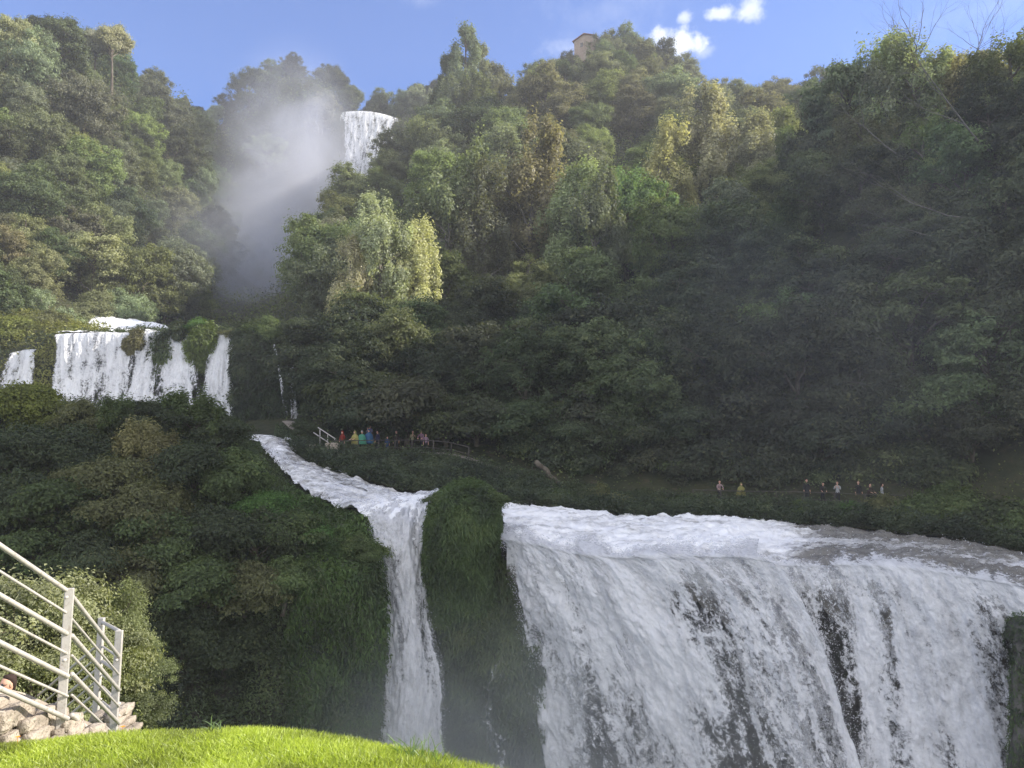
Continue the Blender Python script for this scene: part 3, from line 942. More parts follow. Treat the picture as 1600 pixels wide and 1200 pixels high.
def make_tree(key, H, Rx, Rz, zc, lobes, clumps, per, leaf, shape='round', lobe_r=.5, clump_r=.9, flat=.7, mat=None, bark=None, low=-.9, up=.35):
    """one tree: trunk mesh with limbs and a crown of leaves set in clumps on lobes"""
    L = []
    while len(L) < lobes:
        d = rand_sphere(1)[0]
        if d[2] < low:
            continue
        rad = rng.uniform(.45, .85)
        c = d * np.array((Rx, Rx, Rz)) * rad
        if shape == 'spire':
            h = rng.uniform(-1, .98)
            w = max(.06, (1 - (h + 1) / 2) ** .5) * Rx
            a = rng.uniform(0, 6.28)
            c = np.array((math.cos(a) * w * .75, math.sin(a) * w * .75, h * Rz))
        L.append(c)
    L = np.array(L)
    if shape == 'spire':
        lr = lobe_r * Rx * (.35 + .65 * np.clip((1 - L[:, 2] / Rz) / 2, 0, 1)) * rng.uniform(.8, 1.2, lobes)
    else:
        lr = lobe_r * min(Rx, Rz) * rng.uniform(.7, 1.2, lobes)
    li = rng.integers(0, lobes, clumps)
    dirs = rand_sphere(clumps)
    dirs[:, 2] = np.abs(dirs[:, 2]) * np.where(rng.random(clumps) < .72, 1, -1)
    cz = 1.25 if shape in ('poplar', 'spire') else .85
    cc = L[li] + dirs * lr[li, None] * np.array((1, 1, cz)) * rng.uniform(.55, 1.05, (clumps, 1))
    cr = clump_r * rng.uniform(.6, 1.25, clumps)
    n = clumps * per
    ci = np.repeat(np.arange(clumps), per)
    off = rng.normal(size=(n, 3)) * .5
    if shape in ('poplar', 'spire'):
        off *= np.array((.75, .75, 1.35))
    else:
        off *= np.array((1.15, 1.15, flat))
    if shape == 'layer':
        # sprays droop outwards
        out = cc[ci][:, :2]
        rr = np.linalg.norm(out, axis=1, keepdims=True) + 1e-6
        along = np.sum(off[:, :2] * out / rr, 1)
        off[:, 2] -= .22 * along
    P = cc[ci] + off * cr[ci, None]
    nrm = unit(off * np.array((1, 1, 1.2)) * .75 + unit(P) * .45 + np.array((0, 0, up)) + rng.normal(size=(n, 3)) * .38)
    P[:, 2] += zc
    ok = P[:, 2] > .15
    ct = rng.random(clumps)
    tint = np.clip(ct[ci] * .5 + rng.random(n) * .5, 0, 1)
    Ls = leaf * rng.uniform(.6, 1.3, n)
    P, nrm, Ls, tint = P[ok], nrm[ok], Ls[ok], tint[ok]
    crown = leaf_mesh(key + '_crown', P, nrm, Ls, Ls * rng.uniform(.45, .7, len(Ls)), tint)
    crown.materials.append(mat or M_LEAF)
    # trunk and limbs
    parts = []
    r0 = H * .018 + .05
    top = np.array((0, 0, zc + Rz * .55))
    ts = np.linspace(0, 1, 10)
    tp = np.stack((np.sin(ts * 2.2) * .3 * ts, np.cos(ts * 3) * .25 * ts, ts * top[2]), -1)
    parts.append(tube(tp, r0 * (1.15 - ts * .95) + .02, 8))
    for k in range(min(lobes, 16)):
        e = L[k] + np.array((0, 0, zc))
        h = np.clip(e[2] - np.linalg.norm(e[:2]) * .8, zc * .35, top[2] * .95)
        f = h / top[2]
        s = np.array((np.interp(f, ts, tp[:, 0]), np.interp(f, ts, tp[:, 1]), h))
        parts.append(limb(s, e, r0 * .45, r0 * .12, .06))
        near = np.where(li == k)[0][:5]
        for c in near:
            parts.append(limb(e, cc[c] + np.array((0, 0, zc)), r0 * .12, r0 * .035, .03, 5, 4))
    v, f = join(parts)
    trunk = np_mesh(key + '_trunk', v, f)
    trunk.materials.append(bark or M_BARK)
    PROTO[key] = (trunk, crown, H, Rx)


# kind -> several shapes
make_tree('oak_tree.a', 11, 4.8, 5.0, 5.2, 15, 300, 100, .30, 'round', .52, .66, .8, low=-1)
make_tree('oak_tree.b', 12, 5.2, 5.4, 5.6, 19, 340, 95, .30, 'round', .46, .68, .8, low=-1)
make_tree('oak_tree.c', 10, 5.4, 4.6, 4.8, 13, 300, 100, .30, 'round', .56, .66, .8, low=-1)
make_tree('ash_tree.a', 14, 5.0, 6.4, 6.6, 26, 260, 95, .34, 'round', .34, .8, .6, low=-1, up=.45)
make_tree('ash_tree.b', 12, 5.4, 5.4, 5.6, 30, 260, 95, .34, 'round', .30, .85, .55, low=-1, up=.45)
make_tree('hornbeam_tree.a', 14, 5.0, 6.6, 6.6, 24, 240, 120, .34, 'layer', .38, 1.0, .42, low=-1, up=.6)
make_tree('hornbeam_tree.b', 13, 5.4, 6.2, 6.0, 26, 250, 115, .34, 'layer', .34, 1.05, .4, low=-1, up=.6)
make_tree('poplar_tree.a', 17, 3.6, 8.2, 8.2, 20, 150, 170, .34, 'poplar', .42, .95, mat=M_LEAF_PALE, bark=M_PALE_BARK, up=.1)
make_tree('poplar_tree.b', 15, 4.2, 7.2, 7.2, 22, 150, 170, .34, 'poplar', .40, .9, mat=M_LEAF_PALE, bark=M_PALE_BARK, up=.1)
make_tree('poplar_tree.c', 16, 4.2, 7.0, 8.2, 12, 80, 130, .34, 'poplar', .42, .95, mat=M_LEAF_PALE, up=.1)
make_tree('conical_tree.a', 19, 4.4, 9.0, 9.4, 34, 200, 130, .38, 'spire', .34, .95, up=.1)
make_tree('pine_tree.a', 12, 3.8, 3.2, 8.6, 14, 90, 220, .3, 'round', .5, .85, .6, low=-.5)
# shrubs with small leaves for the nearer ground
make_tree('shrub.a', 2.6, 1.9, 1.5, 1.1, 9, 90, 200, .15, 'round', .5, .42, low=-.3)
make_tree('shrub.b', 3.0, 1.8, 1.9, 1.2, 12, 100, 190, .16, 'layer', .42, .5, .4, low=-.3, up=.6)
make_tree('shrub.c', 3.0, 1.5, 2.0, 1.3, 14, 100, 190, .15, 'poplar', .42, .36, low=-.3)


def plant(key, loc, s=1.0, sz=None, rot=None, tint=(.05, .07, .03), parts=True, lean=0.0):
    trunk, crown, H, Rx = PROTO[key]
    name = key.split('.')[0]
    e = bpy.data.objects.new(name, None)
    COL.objects.link(e)
    e.location = loc
    e.rotation_euler = (rng.uniform(-.06, .06), rng.uniform(-.06, .06) + lean, rng.uniform(0, 6.28) if rot is None else rot)
    e.scale = (s, s, sz or s)
    e.empty_display_size = .3
    for nm, me in (('trunk', trunk), ('crown', crown)):
        o = bpy.data.objects.new(nm, me)
        COL.objects.link(o)
        o.parent = e
        o.color = (*tint, 1)
    return e


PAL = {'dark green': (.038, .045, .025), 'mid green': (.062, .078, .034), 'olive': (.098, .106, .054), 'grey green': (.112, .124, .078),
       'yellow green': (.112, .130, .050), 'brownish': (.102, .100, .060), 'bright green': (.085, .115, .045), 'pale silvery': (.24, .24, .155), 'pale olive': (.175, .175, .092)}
SHAPE = {'oak_tree': 'round crowned tree', 'ash_tree': 'airy tree', 'shrub': 'shrub', 'hornbeam_tree': 'layered branched tree', 'poplar_tree': 'upright poplar', 'conical_tree': 'pointed tree', 'pine_tree': 'flat topped pine'}
ZONES = [   # x0, x1, y0, y1 in the photograph, where it stands
    (-400, 130, -300, 130, 'on the skyline of the left cliff'),
    (130, 330, -300, 120, 'along the left cliff edge'),
    (330, 545, -300, 200, 'on the cliff top beside the high fall'),
    (545, 690, -300, 170, 'on the ridge behind the high fall'),
    (-400, 120, 130, 300, 'high on the steep left slope'),
    (120, 360, 120, 300, 'beside the mist plume on the left slope'),
    (-400, 130, 300, 520, 'above the sunlit grassy mound at the left'),
    (130, 400, 300, 520, 'above the foaming rapids'),
    (360, 545, 200, 520, 'on the shaded spur right of the mist'),
    (400, 620, 420, 760, 'behind the dark terrace buttress'),
    (545, 760, 130, 300, 'below the high fall lip'),
    (545, 760, 300, 420, 'on the sunlit right spur'),
    (690, 860, -300, 200, 'left of the hilltop house'),
    (860, 1080, -300, 130, 'around the hilltop house'),
    (860, 1080, 130, 250, 'just below the hilltop house'),
    (760, 1000, 200, 400, 'on the sunlit slope below the house'),
    (1080, 1290, -300, 180, 'on the ridge right of the small clouds'),
    (1000, 1290, 180, 330, 'at the shade line of the right slope'),
    (1290, 2600, -300, 130, 'on the near right skyline'),
    (1290, 2600, 130, 330, 'behind the bare branches at the right'),
    (620, 860, 400, 600, 'in shade above the visitor group'),
    (860, 1080, 330, 560, 'in mid right slope shade'),
    (1080, 1290, 330, 560, 'in shade below the bare grey branches'),
    (1290, 2600, 330, 560, 'in hazy shade at the right edge'),
    (500, 860, 600, 830, 'right behind the visitor path railing'),
    (860, 1100, 560, 830, 'at the foot behind the wide fall'),
    (1100, 1340, 560, 830, 'behind visitors above the wide fall'),
    (1340, 2600, 560, 900, 'at the slope foot at the right edge'),
]
TREES = []      # (empty, kind, colour, crown pixel)


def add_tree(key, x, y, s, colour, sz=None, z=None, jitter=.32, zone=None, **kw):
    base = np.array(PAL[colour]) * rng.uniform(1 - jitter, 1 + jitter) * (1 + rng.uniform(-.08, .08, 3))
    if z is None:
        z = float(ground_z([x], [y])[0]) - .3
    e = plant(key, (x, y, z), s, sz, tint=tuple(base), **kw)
    H = PROTO[key][2]
    cx, cy_ = proj((x, y, z + H * .6 * (sz or s)))
    TREES.append((e, key.split('.')[0], colour, float(cx), float(cy_), zone))
    return e


# --- trees one can pick out, placed where they stand
def hero(key, px, py_top, Y, s, colour, sz=None, **kw):
    """top of the crown at this place in the picture, at this distance"""
    H = PROTO[key][2] * (sz or s)
    p = pix(px, py_top, Y)
    g = float(ground_z([p[0]], [Y])[0])
    if p[2] - H > g:                      # stand it on the ground: a taller tree
        k = min((p[2] - g) / H, 1.7)
        sz, s, H = (sz or s) * k, s * k ** .5, H * k
    z = max(p[2] - H, g - H * .45)
    return add_tree(key, p[0], Y, s, colour, sz, z=z, **kw)


hero('poplar_tree.b', 600, 288, 93, .72, 'pale silvery')
hero('poplar_tree.a', 650, 312, 96, .7, 'pale silvery')
hero('poplar_tree.a', 553, 345, 92, .55, 'pale silvery')
hero('poplar_tree.b', 700, 218, 108, 1.15, 'pale olive')
hero('poplar_tree.a', 760, 225, 106, 1.1, 'olive')
hero('poplar_tree.b', 825, 192, 112, 1.2, 'pale olive')
hero('poplar_tree.a', 885, 225, 108, 1.15, 'pale olive')
hero('poplar_tree.b', 935, 258, 105, .9, 'olive')
hero('poplar_tree.a', 1045, 168, 118, 1.0, 'pale olive')
hero('poplar_tree.b', 1100, 140, 122, 1.1, 'pale silvery')
hero('poplar_tree.a', 1168, 150, 118, .95, 'pale silvery')
hero('oak_tree.b', 975, 240, 110, 1.0, 'bright green')
hero('conical_tree.a', 728, 42, 196, 1.35, 'grey green')
hero('conical_tree.a', 700, 80, 198, 1.15, 'mid green')
hero('conical_tree.a', 752, 66, 197, 1.2, 'grey green')
hero('poplar_tree.b', 780, 100, 200, 1.3, 'grey green')
hero('poplar_tree.b', 715, 110, 190, 1.4, 'grey green')
hero('poplar_tree.b', 745, 118, 188, 1.3, 'mid green')
hero('oak_tree.a', 944, 66, 228, .75, 'olive')
hero('pine_tree.a', 182, 36, 175, .95, 'pale olive')
hero('pine_tree.a', 150, 42, 178, .9, 'grey green')
hero('hornbeam_tree.a', 88, 10, 158, 1.1, 'mid green')
hero('oak_tree.b', 18, 14, 150, 1.0, 'pale olive')
hero('oak_tree.a', 60, 50, 150, .95, 'grey green')
for (px, py, Y, s, c) in ((1312, 58, 84, .8, 'grey green'), (1352, 22, 82, .85, 'pale olive'), (1386, 58, 80, .75, 'grey green'), (1418, 30, 78, .8, 'grey green'), (1456, 60, 80, .7, 'pale olive'), (1492, 34, 80, .8, 'pale olive'),
                          (1530, 84, 76, .7, 'olive'), (1572, 18, 74, .9, 'yellow green'), (1650, 8, 72, 1.0, 'olive'), (1285, 112, 86, .8, 'dark green'), (1560, 150, 71, .9, 'yellow green'),
                          (1440, 180, 73, .9, 'yellow green'), (1350, 150, 77, .9, 'olive'), (1490, 150, 74, .8, 'pale olive'), (1400, 130, 78, .85, 'olive')):
    Y += 7
    hero(('poplar_tree.c', 'ash_tree.a', 'poplar_tree.c')[int(px) % 3], px, py, Y, s, c)
for (px, py, Y, s, c) in ((945, 48, 236, 1.0, 'olive'), (985, 40, 240, 1.25, 'grey green'), (1030, 62, 236, 1.2, 'dark green'), (1062, 80, 232, 1.0, 'grey green'), (885, 78, 232, .95, 'dark green'),
                          (840, 95, 228, 1.1, 'olive'), (870, 92, 226, 1.3, 'brownish'), (905, 96, 222, 1.1, 'olive')):
    hero('oak_tree.' + 'abc'[int(px) % 3], px, py, Y, s, c)

# --- the woods: one tree after another where the ground shows to the camera
_placed = [np.array(t[0].location[:2]) for t in TREES]
_rad = [PROTO[k][3] * t[0].scale[0] for t, k in zip(TREES, ['oak_tree.a'] * len(TREES))]


def seen(x, y, z):
    """is the point clear of the bare ground when looked at from the camera"""
    f = np.linspace(.25, .96, 40)
    return bool(np.all(ground_z(x * f, y * f, False)[y * f > 46] < (z * f + .5)[y * f > 46]))


def wood(n, xr, yr, keys, cols, spacing, smin, smax, poly=None, zmin=None):
    cnt = 0
    for _ in range(n * 30):
        if cnt >= n:
            break
        x, y = rng.uniform(*xr), rng.uniform(*yr)
        if poly and not poly(x, y):
            continue
        s = rng.uniform(smin, smax)
        key = keys[rng.integers(len(keys))]
        r = PROTO[key][3] * s
        d2 = np.array([np.hypot(q[0] - x, q[1] - y) for q in _placed])
        if np.any(d2 < spacing * s):
            continue
        z = float(ground_z([x], [y])[0])
        H = PROTO[key][2] * s
        px, py = proj((x, y, z + H * .7))
        if px < -90 or px > 1720 or py > 900:
            continue
        tx, ty_ = proj((x, y, z + H))
        if ty_ < np.interp(tx, [-100, 0, 100, 200, 300, 430, 530, 560, 690, 730, 800, 900, 1000, 1060, 1150, 1250, 1300, 1600, 1800], [30, 25, 15, 55, 80, 72, 88, 150, 100, 50, 108, 78, 48, 88, 122, 122, 90, 95, 60]):
            continue
        if not seen(x, y, z + H * .85):
            continue
        _placed.append(np.array((x, y)))
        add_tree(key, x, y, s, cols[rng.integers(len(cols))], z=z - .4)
        cnt += 1
    return cnt


right = lambda x, y: x > np.interp(y, [56, 66, 85, 100, 130, 170, 230, 290], [-8, -16, -21, -25, -33, -37, -40, -40]) and y > np.interp(x, [-20, -3, 12, 33, 45, 60], [69, 66.8, 64.2, 60, 53, 44])
left = lambda x, y: x < np.interp(y, [88, 100, 120, 150, 200, 262, 290], [-68, -60, -54, -62, -72, -86, -62])
counts = []
B3 = ('oak_tree.a', 'oak_tree.b', 'oak_tree.c')
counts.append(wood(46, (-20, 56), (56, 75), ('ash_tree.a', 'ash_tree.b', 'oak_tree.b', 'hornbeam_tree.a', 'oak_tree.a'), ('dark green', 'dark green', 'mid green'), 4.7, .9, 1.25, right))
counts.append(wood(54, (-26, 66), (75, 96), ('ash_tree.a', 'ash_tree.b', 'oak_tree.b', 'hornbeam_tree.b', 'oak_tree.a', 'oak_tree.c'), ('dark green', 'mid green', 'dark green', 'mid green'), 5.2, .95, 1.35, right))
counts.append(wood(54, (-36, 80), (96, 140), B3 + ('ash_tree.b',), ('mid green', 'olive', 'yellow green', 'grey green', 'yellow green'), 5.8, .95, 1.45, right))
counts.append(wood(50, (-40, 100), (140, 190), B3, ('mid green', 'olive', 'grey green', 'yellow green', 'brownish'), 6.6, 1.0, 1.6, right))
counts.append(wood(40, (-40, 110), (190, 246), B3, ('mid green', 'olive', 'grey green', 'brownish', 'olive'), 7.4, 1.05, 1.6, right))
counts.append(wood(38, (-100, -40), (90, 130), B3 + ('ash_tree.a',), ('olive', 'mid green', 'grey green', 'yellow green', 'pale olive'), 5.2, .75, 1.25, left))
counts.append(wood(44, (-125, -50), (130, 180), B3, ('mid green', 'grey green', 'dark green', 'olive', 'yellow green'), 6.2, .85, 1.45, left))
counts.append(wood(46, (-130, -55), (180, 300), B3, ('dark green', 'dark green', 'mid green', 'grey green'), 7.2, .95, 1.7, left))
counts.append(wood(14, (-56, -20), (292, 318), B3, ('dark green', 'grey green'), 7.0, 1.1, 1.6))
counts.append(wood(64, (-14, 46), (54, 71), ('shrub.a', 'shrub.b'), ('dark green', 'mid green'), 1.1, 1.5, 2.5, lambda x, y: 0 < y - np.interp(x, [-20, 12, 33, 45], [66, 62.6, 58.4, 52]) < 4.5))
open("/tmp/cnt","w").write(str(counts)+str(len(TREES)))
# bushy edge of the wood right behind the path
for i, px in enumerate(range(770, 1640, 40)):
    k = int(np.argmin(np.abs(proj(PATH[6])[0] - px)))
    p = PATH[6][k]
    add_tree(('shrub.a', 'shrub.b')[i % 2], p[0] + rng.uniform(-.6, .6), p[1] + rng.uniform(3.4, 4.6), rng.uniform(1.5, 2.1), ('dark green', 'mid green', 'dark green')[i % 3], z=p[2] - .2)
# trees right of the frame that shade the lower falls (the same wood going on)
for (x, y, s) in ((62, 60, 1.2), (66, 52, 1.2), (64, 68, 1.2), (72, 60, 1.3), (62, 44, 1.1), (72, 76, 1.3), (78, 68, 1.3), (72, 50, 1.2), (80, 54, 1.3), (64, 36, 1.1), (72, 42, 1.2), (72, 34, 1.2), (58, 40, .9), (66, 46, 1.0), (60, 52, 1.0), (68, 40, 1.0), (74, 58, 1.2), (58, 48, .9)):
    add_tree('hornbeam_tree.b', x, y, s, 'dark green')

ORD = ('first', 'second', 'third', 'fourth', 'fifth', 'sixth', 'seventh', 'eighth', 'ninth', 'tenth', 'eleventh', 'twelfth')


def label_trees():
    groups = {}
    for e, kind, colour, px, py, zone in TREES:
        zn = None
        for (x0, x1, y0, y1, ph) in ZONES:
            if x0 <= px < x1 and y0 <= py < y1:
                zn = ph
                break
        zn = zn or 'on the wooded slope beyond the right edge'
        groups.setdefault((colour, kind, zn), []).append((px, e))
    for (colour, kind, zn), lst in groups.items():
        lst.sort(key=lambda a: a[0])
        for i, (px, e) in enumerate(lst):
            lab = colour + ' ' + SHAPE[kind] + ' ' + zn
            if len(lst) == 2:
                lab += ', ' + ('left', 'right')[i] + ' of two'
            elif len(lst) > 2:
                lab += ', ' + (ORD[i] if i < len(ORD) else str(i + 1) + 'th') + ' from left'
            tag(e, lab, 'shrub' if kind == 'shrub' else 'tree', ('shrubs ' if kind == 'shrub' else 'trees ') + zn)


label_trees()

# low growth between the trees
n = 420000
pos, nr, ri, qi = scatter(TER[1:], n)
px_, py_ = proj(pos)
k = (px_ > -120) & (px_ < 1720) & (py_ < 900) & (pos[:, 2] > -3.5)
k &= (pos[:, 1] < 62) | (ground_z(pos[:, 0] * .96, pos[:, 1] * .96, False) < pos[:, 2] * .96 + 2.0)
rx = np.interp(pos[:, 1], [56, 66, 85, 100, 130, 170, 230, 290], [-12, -20, -23, -27, -35, -40, -46, -46])
lx = np.interp(pos[:, 1], [84, 100, 120, 150, 200, 262, 290], [-66, -58, -51, -58, -76, -100, -64])
k &= (pos[:, 0] > rx) | (pos[:, 0] < lx) | (pos[:, 1] > 290) | (pos[:, 1] < 175)
k &= ~((pos[:, 0] < -17) & (pos[:, 0] > -80) & (pos[:, 1] < 112) & (pos[:, 1] > 56) & (pos[:, 0] < rx))
pos = pos[k]
hh = rng.random(len(pos)) ** 1.6 * (1.0 + 1.2 * clump_tint(pos, .22, 8)) * np.where(pos[:, 1] < 76, 1.7, np.clip(pos[:, 1] / 70, .7, 2.2))
pos[:, 2] += hh
sz = .30 * np.clip(pos[:, 1] / 80, .7, 2.3) * rng.uniform(.6, 1.3, len(pos))
nr = unit(rng.normal(size=pos.shape) * .6 + np.array((0, -.2, .8)))
o = link('undergrowth', leaf_mesh('undergrowth', pos, nr, sz, sz * .6, clump_tint(pos, .2, 12)), None, (M_LEAF,))
o.color = (.062, .076, .030, 1)
tag(o, 'dark leafy undergrowth covering the slopes between the trees', 'undergrowth', kind='stuff')


def cover(name, P, n, size, hmax, color, label, weight=None, hang=0.0, mat=None, cat='ground cover', seed=5):
    pos, nr, ri, qi = scatter(P, n, weight)
    if np.mean(nr[:, 1]) > 0:
        nr = -nr
    h = rng.random(n) ** 1.5 * hmax * (.35 + 1.3 * clump_tint(pos, .9, seed))
    pos = pos + nr * h[:, None] + np.array((0, 0, 1)) * h[:, None] * .4
    steep = 1 - np.abs(nr[:, 2:3])
    ax = np.array((0, 0, -1.0)) * steep * hang + nr * .4
    nn = unit(nr * .7 + np.array((0, 0, .4)) + rng.normal(size=pos.shape) * .55)
    sz = size * rng.uniform(.55, 1.35, n)
    o = link(name, leaf_mesh(name, pos, nn, sz * (1 + hang * .6), sz * .5, clump_tint(pos, .7, seed + 4), axis=ax, spread=.6), None, (mat or M_MOSS,))
    o.color = (*color, 1)
    tag(o, label, cat, kind='stuff')
    return o


nv, nu = BANK.shape[:2]
wgt = np.ones((nv, nu))
rr = np.linspace(0, 1, nv)[:, None] * np.ones((1, nu))
cover('ivy', BANK, 260000, .15, .55, (.046, .060, .022), 'dense ivy and herbs covering the bank left of the chute', hang=.5, cat='ivy')
cover('moss', BANK[:, -52:], 90000, .14, .45, (.055, .090, .02), 'hanging green moss on the bank edge beside the chute', hang=2.2, cat='moss', seed=15)
cover('moss', ISLE, 90000, .13, .34, (.046, .070, .02), 'hanging moss and grass on the rounded mound between the falls', hang=1.6, cat='moss', seed=16)
cover('moss', UNDER, 40000, .15, .3, (.045, .060, .02), 'moss strands on the shaded rock face below the rounded mound', hang=2.2, cat='moss', seed=17)
cover('weeds', GBANK, 130000, .2, .5, (.036, .048, .022), 'low weeds on the bank between river and visitor path', cat='weeds', seed=18)
cover('moss', RROCK, 6000, .10, .12, (.030, .048, .014), 'moss on the dark rock at the right edge of the falls', hang=1.8, cat='moss', seed=19)
for P, c, lb in zip(TL, ((.085, .078, .03), (.042, .06, .018), (.03, .04, .015), (.075, .10, .02), (.026, .036, .013)),
                    ('tan moss on the leftmost knob of the terrace lip', 'green moss on the broad knob of the terrace lip', 'moss on the tiny boulder of the terrace lip', 'bright moss on the green hump of the terrace lip', 'shaded ivy on the buttress right of the terrace falls')):
    cover('moss', P, 9000 if P is not TL[4] else 26000, .26, .5, c, lb, hang=1.0, cat='moss', seed=20)
cover('grass', MOUND, 30000, .32, .7, (.115, .118, .028), 'sunlit yellow green grass on the mound above the terrace falls', cat='grass', seed=22, hang=.4)
cover('moss', TCLIFF, 50000, .24, .4, (.034, .046, .016), 'moss on the wet cliff behind the terrace falls', hang=1.4, cat='moss', seed=23)

# ------------------------------------------------------------------ shrubs on the near bank
make_tree('bush.a', 2.6, 1.5, 1.45, 1.2, 16, 240, 260, .05, 'round', .42, .24, mat=M_LEAF_PALE, low=-.6)
make_tree('bush.b', 3.2, 1.1, 1.8, 1.5, 16, 240, 260, .05, 'poplar', .45, .24, mat=M_LEAF_PALE, low=-.8)
SHRUBS = []


def on_grid(P, px, py):
    a, b = proj(P)
    d = (a - px) ** 2 + (b - py) ** 2
    # nearest visible patch of the surface
    d = d + np.where(P[..., 1] > 55, 1e6, 0)
    i = np.unravel_index(np.argmin(d), d.shape)
    return P[i]


bank_cols = {'dark green': (.038, .048, .022), 'mid green': (.055, .074, .026), 'olive': (.078, .080, .034), 'bright green': (.045, .085, .02), 'yellow green': (.095, .105, .024), 'pale olive': (.13, .12, .055)}
SPOTS = [(20, 640, 1.1, 'b', 'yellow green'), (70, 655, 1.0, 'a', 'yellow green'), (130, 655, .9, 'a', 'olive'), (185, 660, 1.0, 'c', 'mid green'), (240, 668, 1.1, 'b', 'dark green'), (300, 668, 1.2, 'c', 'mid green'), (340, 680, 1.0, 'b', 'dark green'),
         (210, 700, 1.0, 'c', 'pale olive'), (250, 720, .9, 'c', 'pale olive'), (30, 720, 1.2, 'b', 'dark green'), (100, 725, 1.2, 'a', 'dark green'), (160, 760, 1.1, 'b', 'olive'), (300, 750, 1.2, 'b', 'dark green'),
         (360, 760, 1.2, 'a', 'mid green'), (415, 800, .9, 'b', 'bright green'), (478, 835, .9, 'a', 'bright green'), (530, 830, 1.0, 'b', 'bright green'), (30, 800, 1.2, 'a', 'dark green'), (95, 820, 1.2, 'b', 'mid green'), (190, 830, 1.2, 'a', 'olive'),
         (250, 800, 1.1, 'c', 'olive'), (260, 870, 1.2, 'b', 'mid green'), (330, 850, 1.2, 'b', 'dark green'), (400, 850, 1.1, 'a', 'dark green'), (320, 930, 1.1, 'b', 'mid green'), (380, 940, 1.1, 'b', 'olive'), (200, 920, 1.1, 'b', 'olive'), (440, 920, 1.0, 'a', 'mid green'),
         (130, 900, 1.1, 'a', 'dark green'), (60, 880, 1.0, 'b', 'mid green'), (290, 1000, 1.0, 'a', 'dark green'), (350, 1020, 1.0, 'b', 'dark green'), (565, 860, .8, 'a', 'mid green'), (440, 840, 1.0, 'b', 'mid green')]
where = ((640, 700, 'on the left bank crest'), (700, 790, 'high on the left bank'), (790, 880, 'halfway down the shaded left bank'), (880, 1300, 'low on the dark left bank'))
lst = []
for (px, py, s, kd, c) in SPOTS:
    p = on_grid(BANK, px, py + 25)
    col = np.array(bank_cols[c]) * rng.uniform(.85, 1.15)
    e = plant('shrub.' + kd, p - np.array((0, 0, .5)), s, tint=tuple(col))
    wz = next((w for a, b, w in where if a <= py < b), where[0][2])
    if px > 405:
        wz = 'at the bank edge left of the chute'
    lst.append((px, c, {'a': 'round shrub', 'b': 'spreading shrub', 'c': 'upright sprouting shrub'}[kd], wz, e))
gr = {}
for px, c, sh, wz, e in lst:
    gr.setdefault((c, sh, wz), []).append((px, e))
for (c, sh, wz), l in gr.items():
    l.sort(key=lambda a: a[0])
    for i, (px, e) in enumerate(l):
        lab = c + ' ' + sh + ' ' + wz
        if len(l) == 2:
            lab += ', ' + ('left', 'right')[i] + ' of two'
        elif len(l) > 2:
            lab += ', ' + ORD[i] + ' from left'
        tag(e, lab, 'shrub', 'shrubs on the left bank')

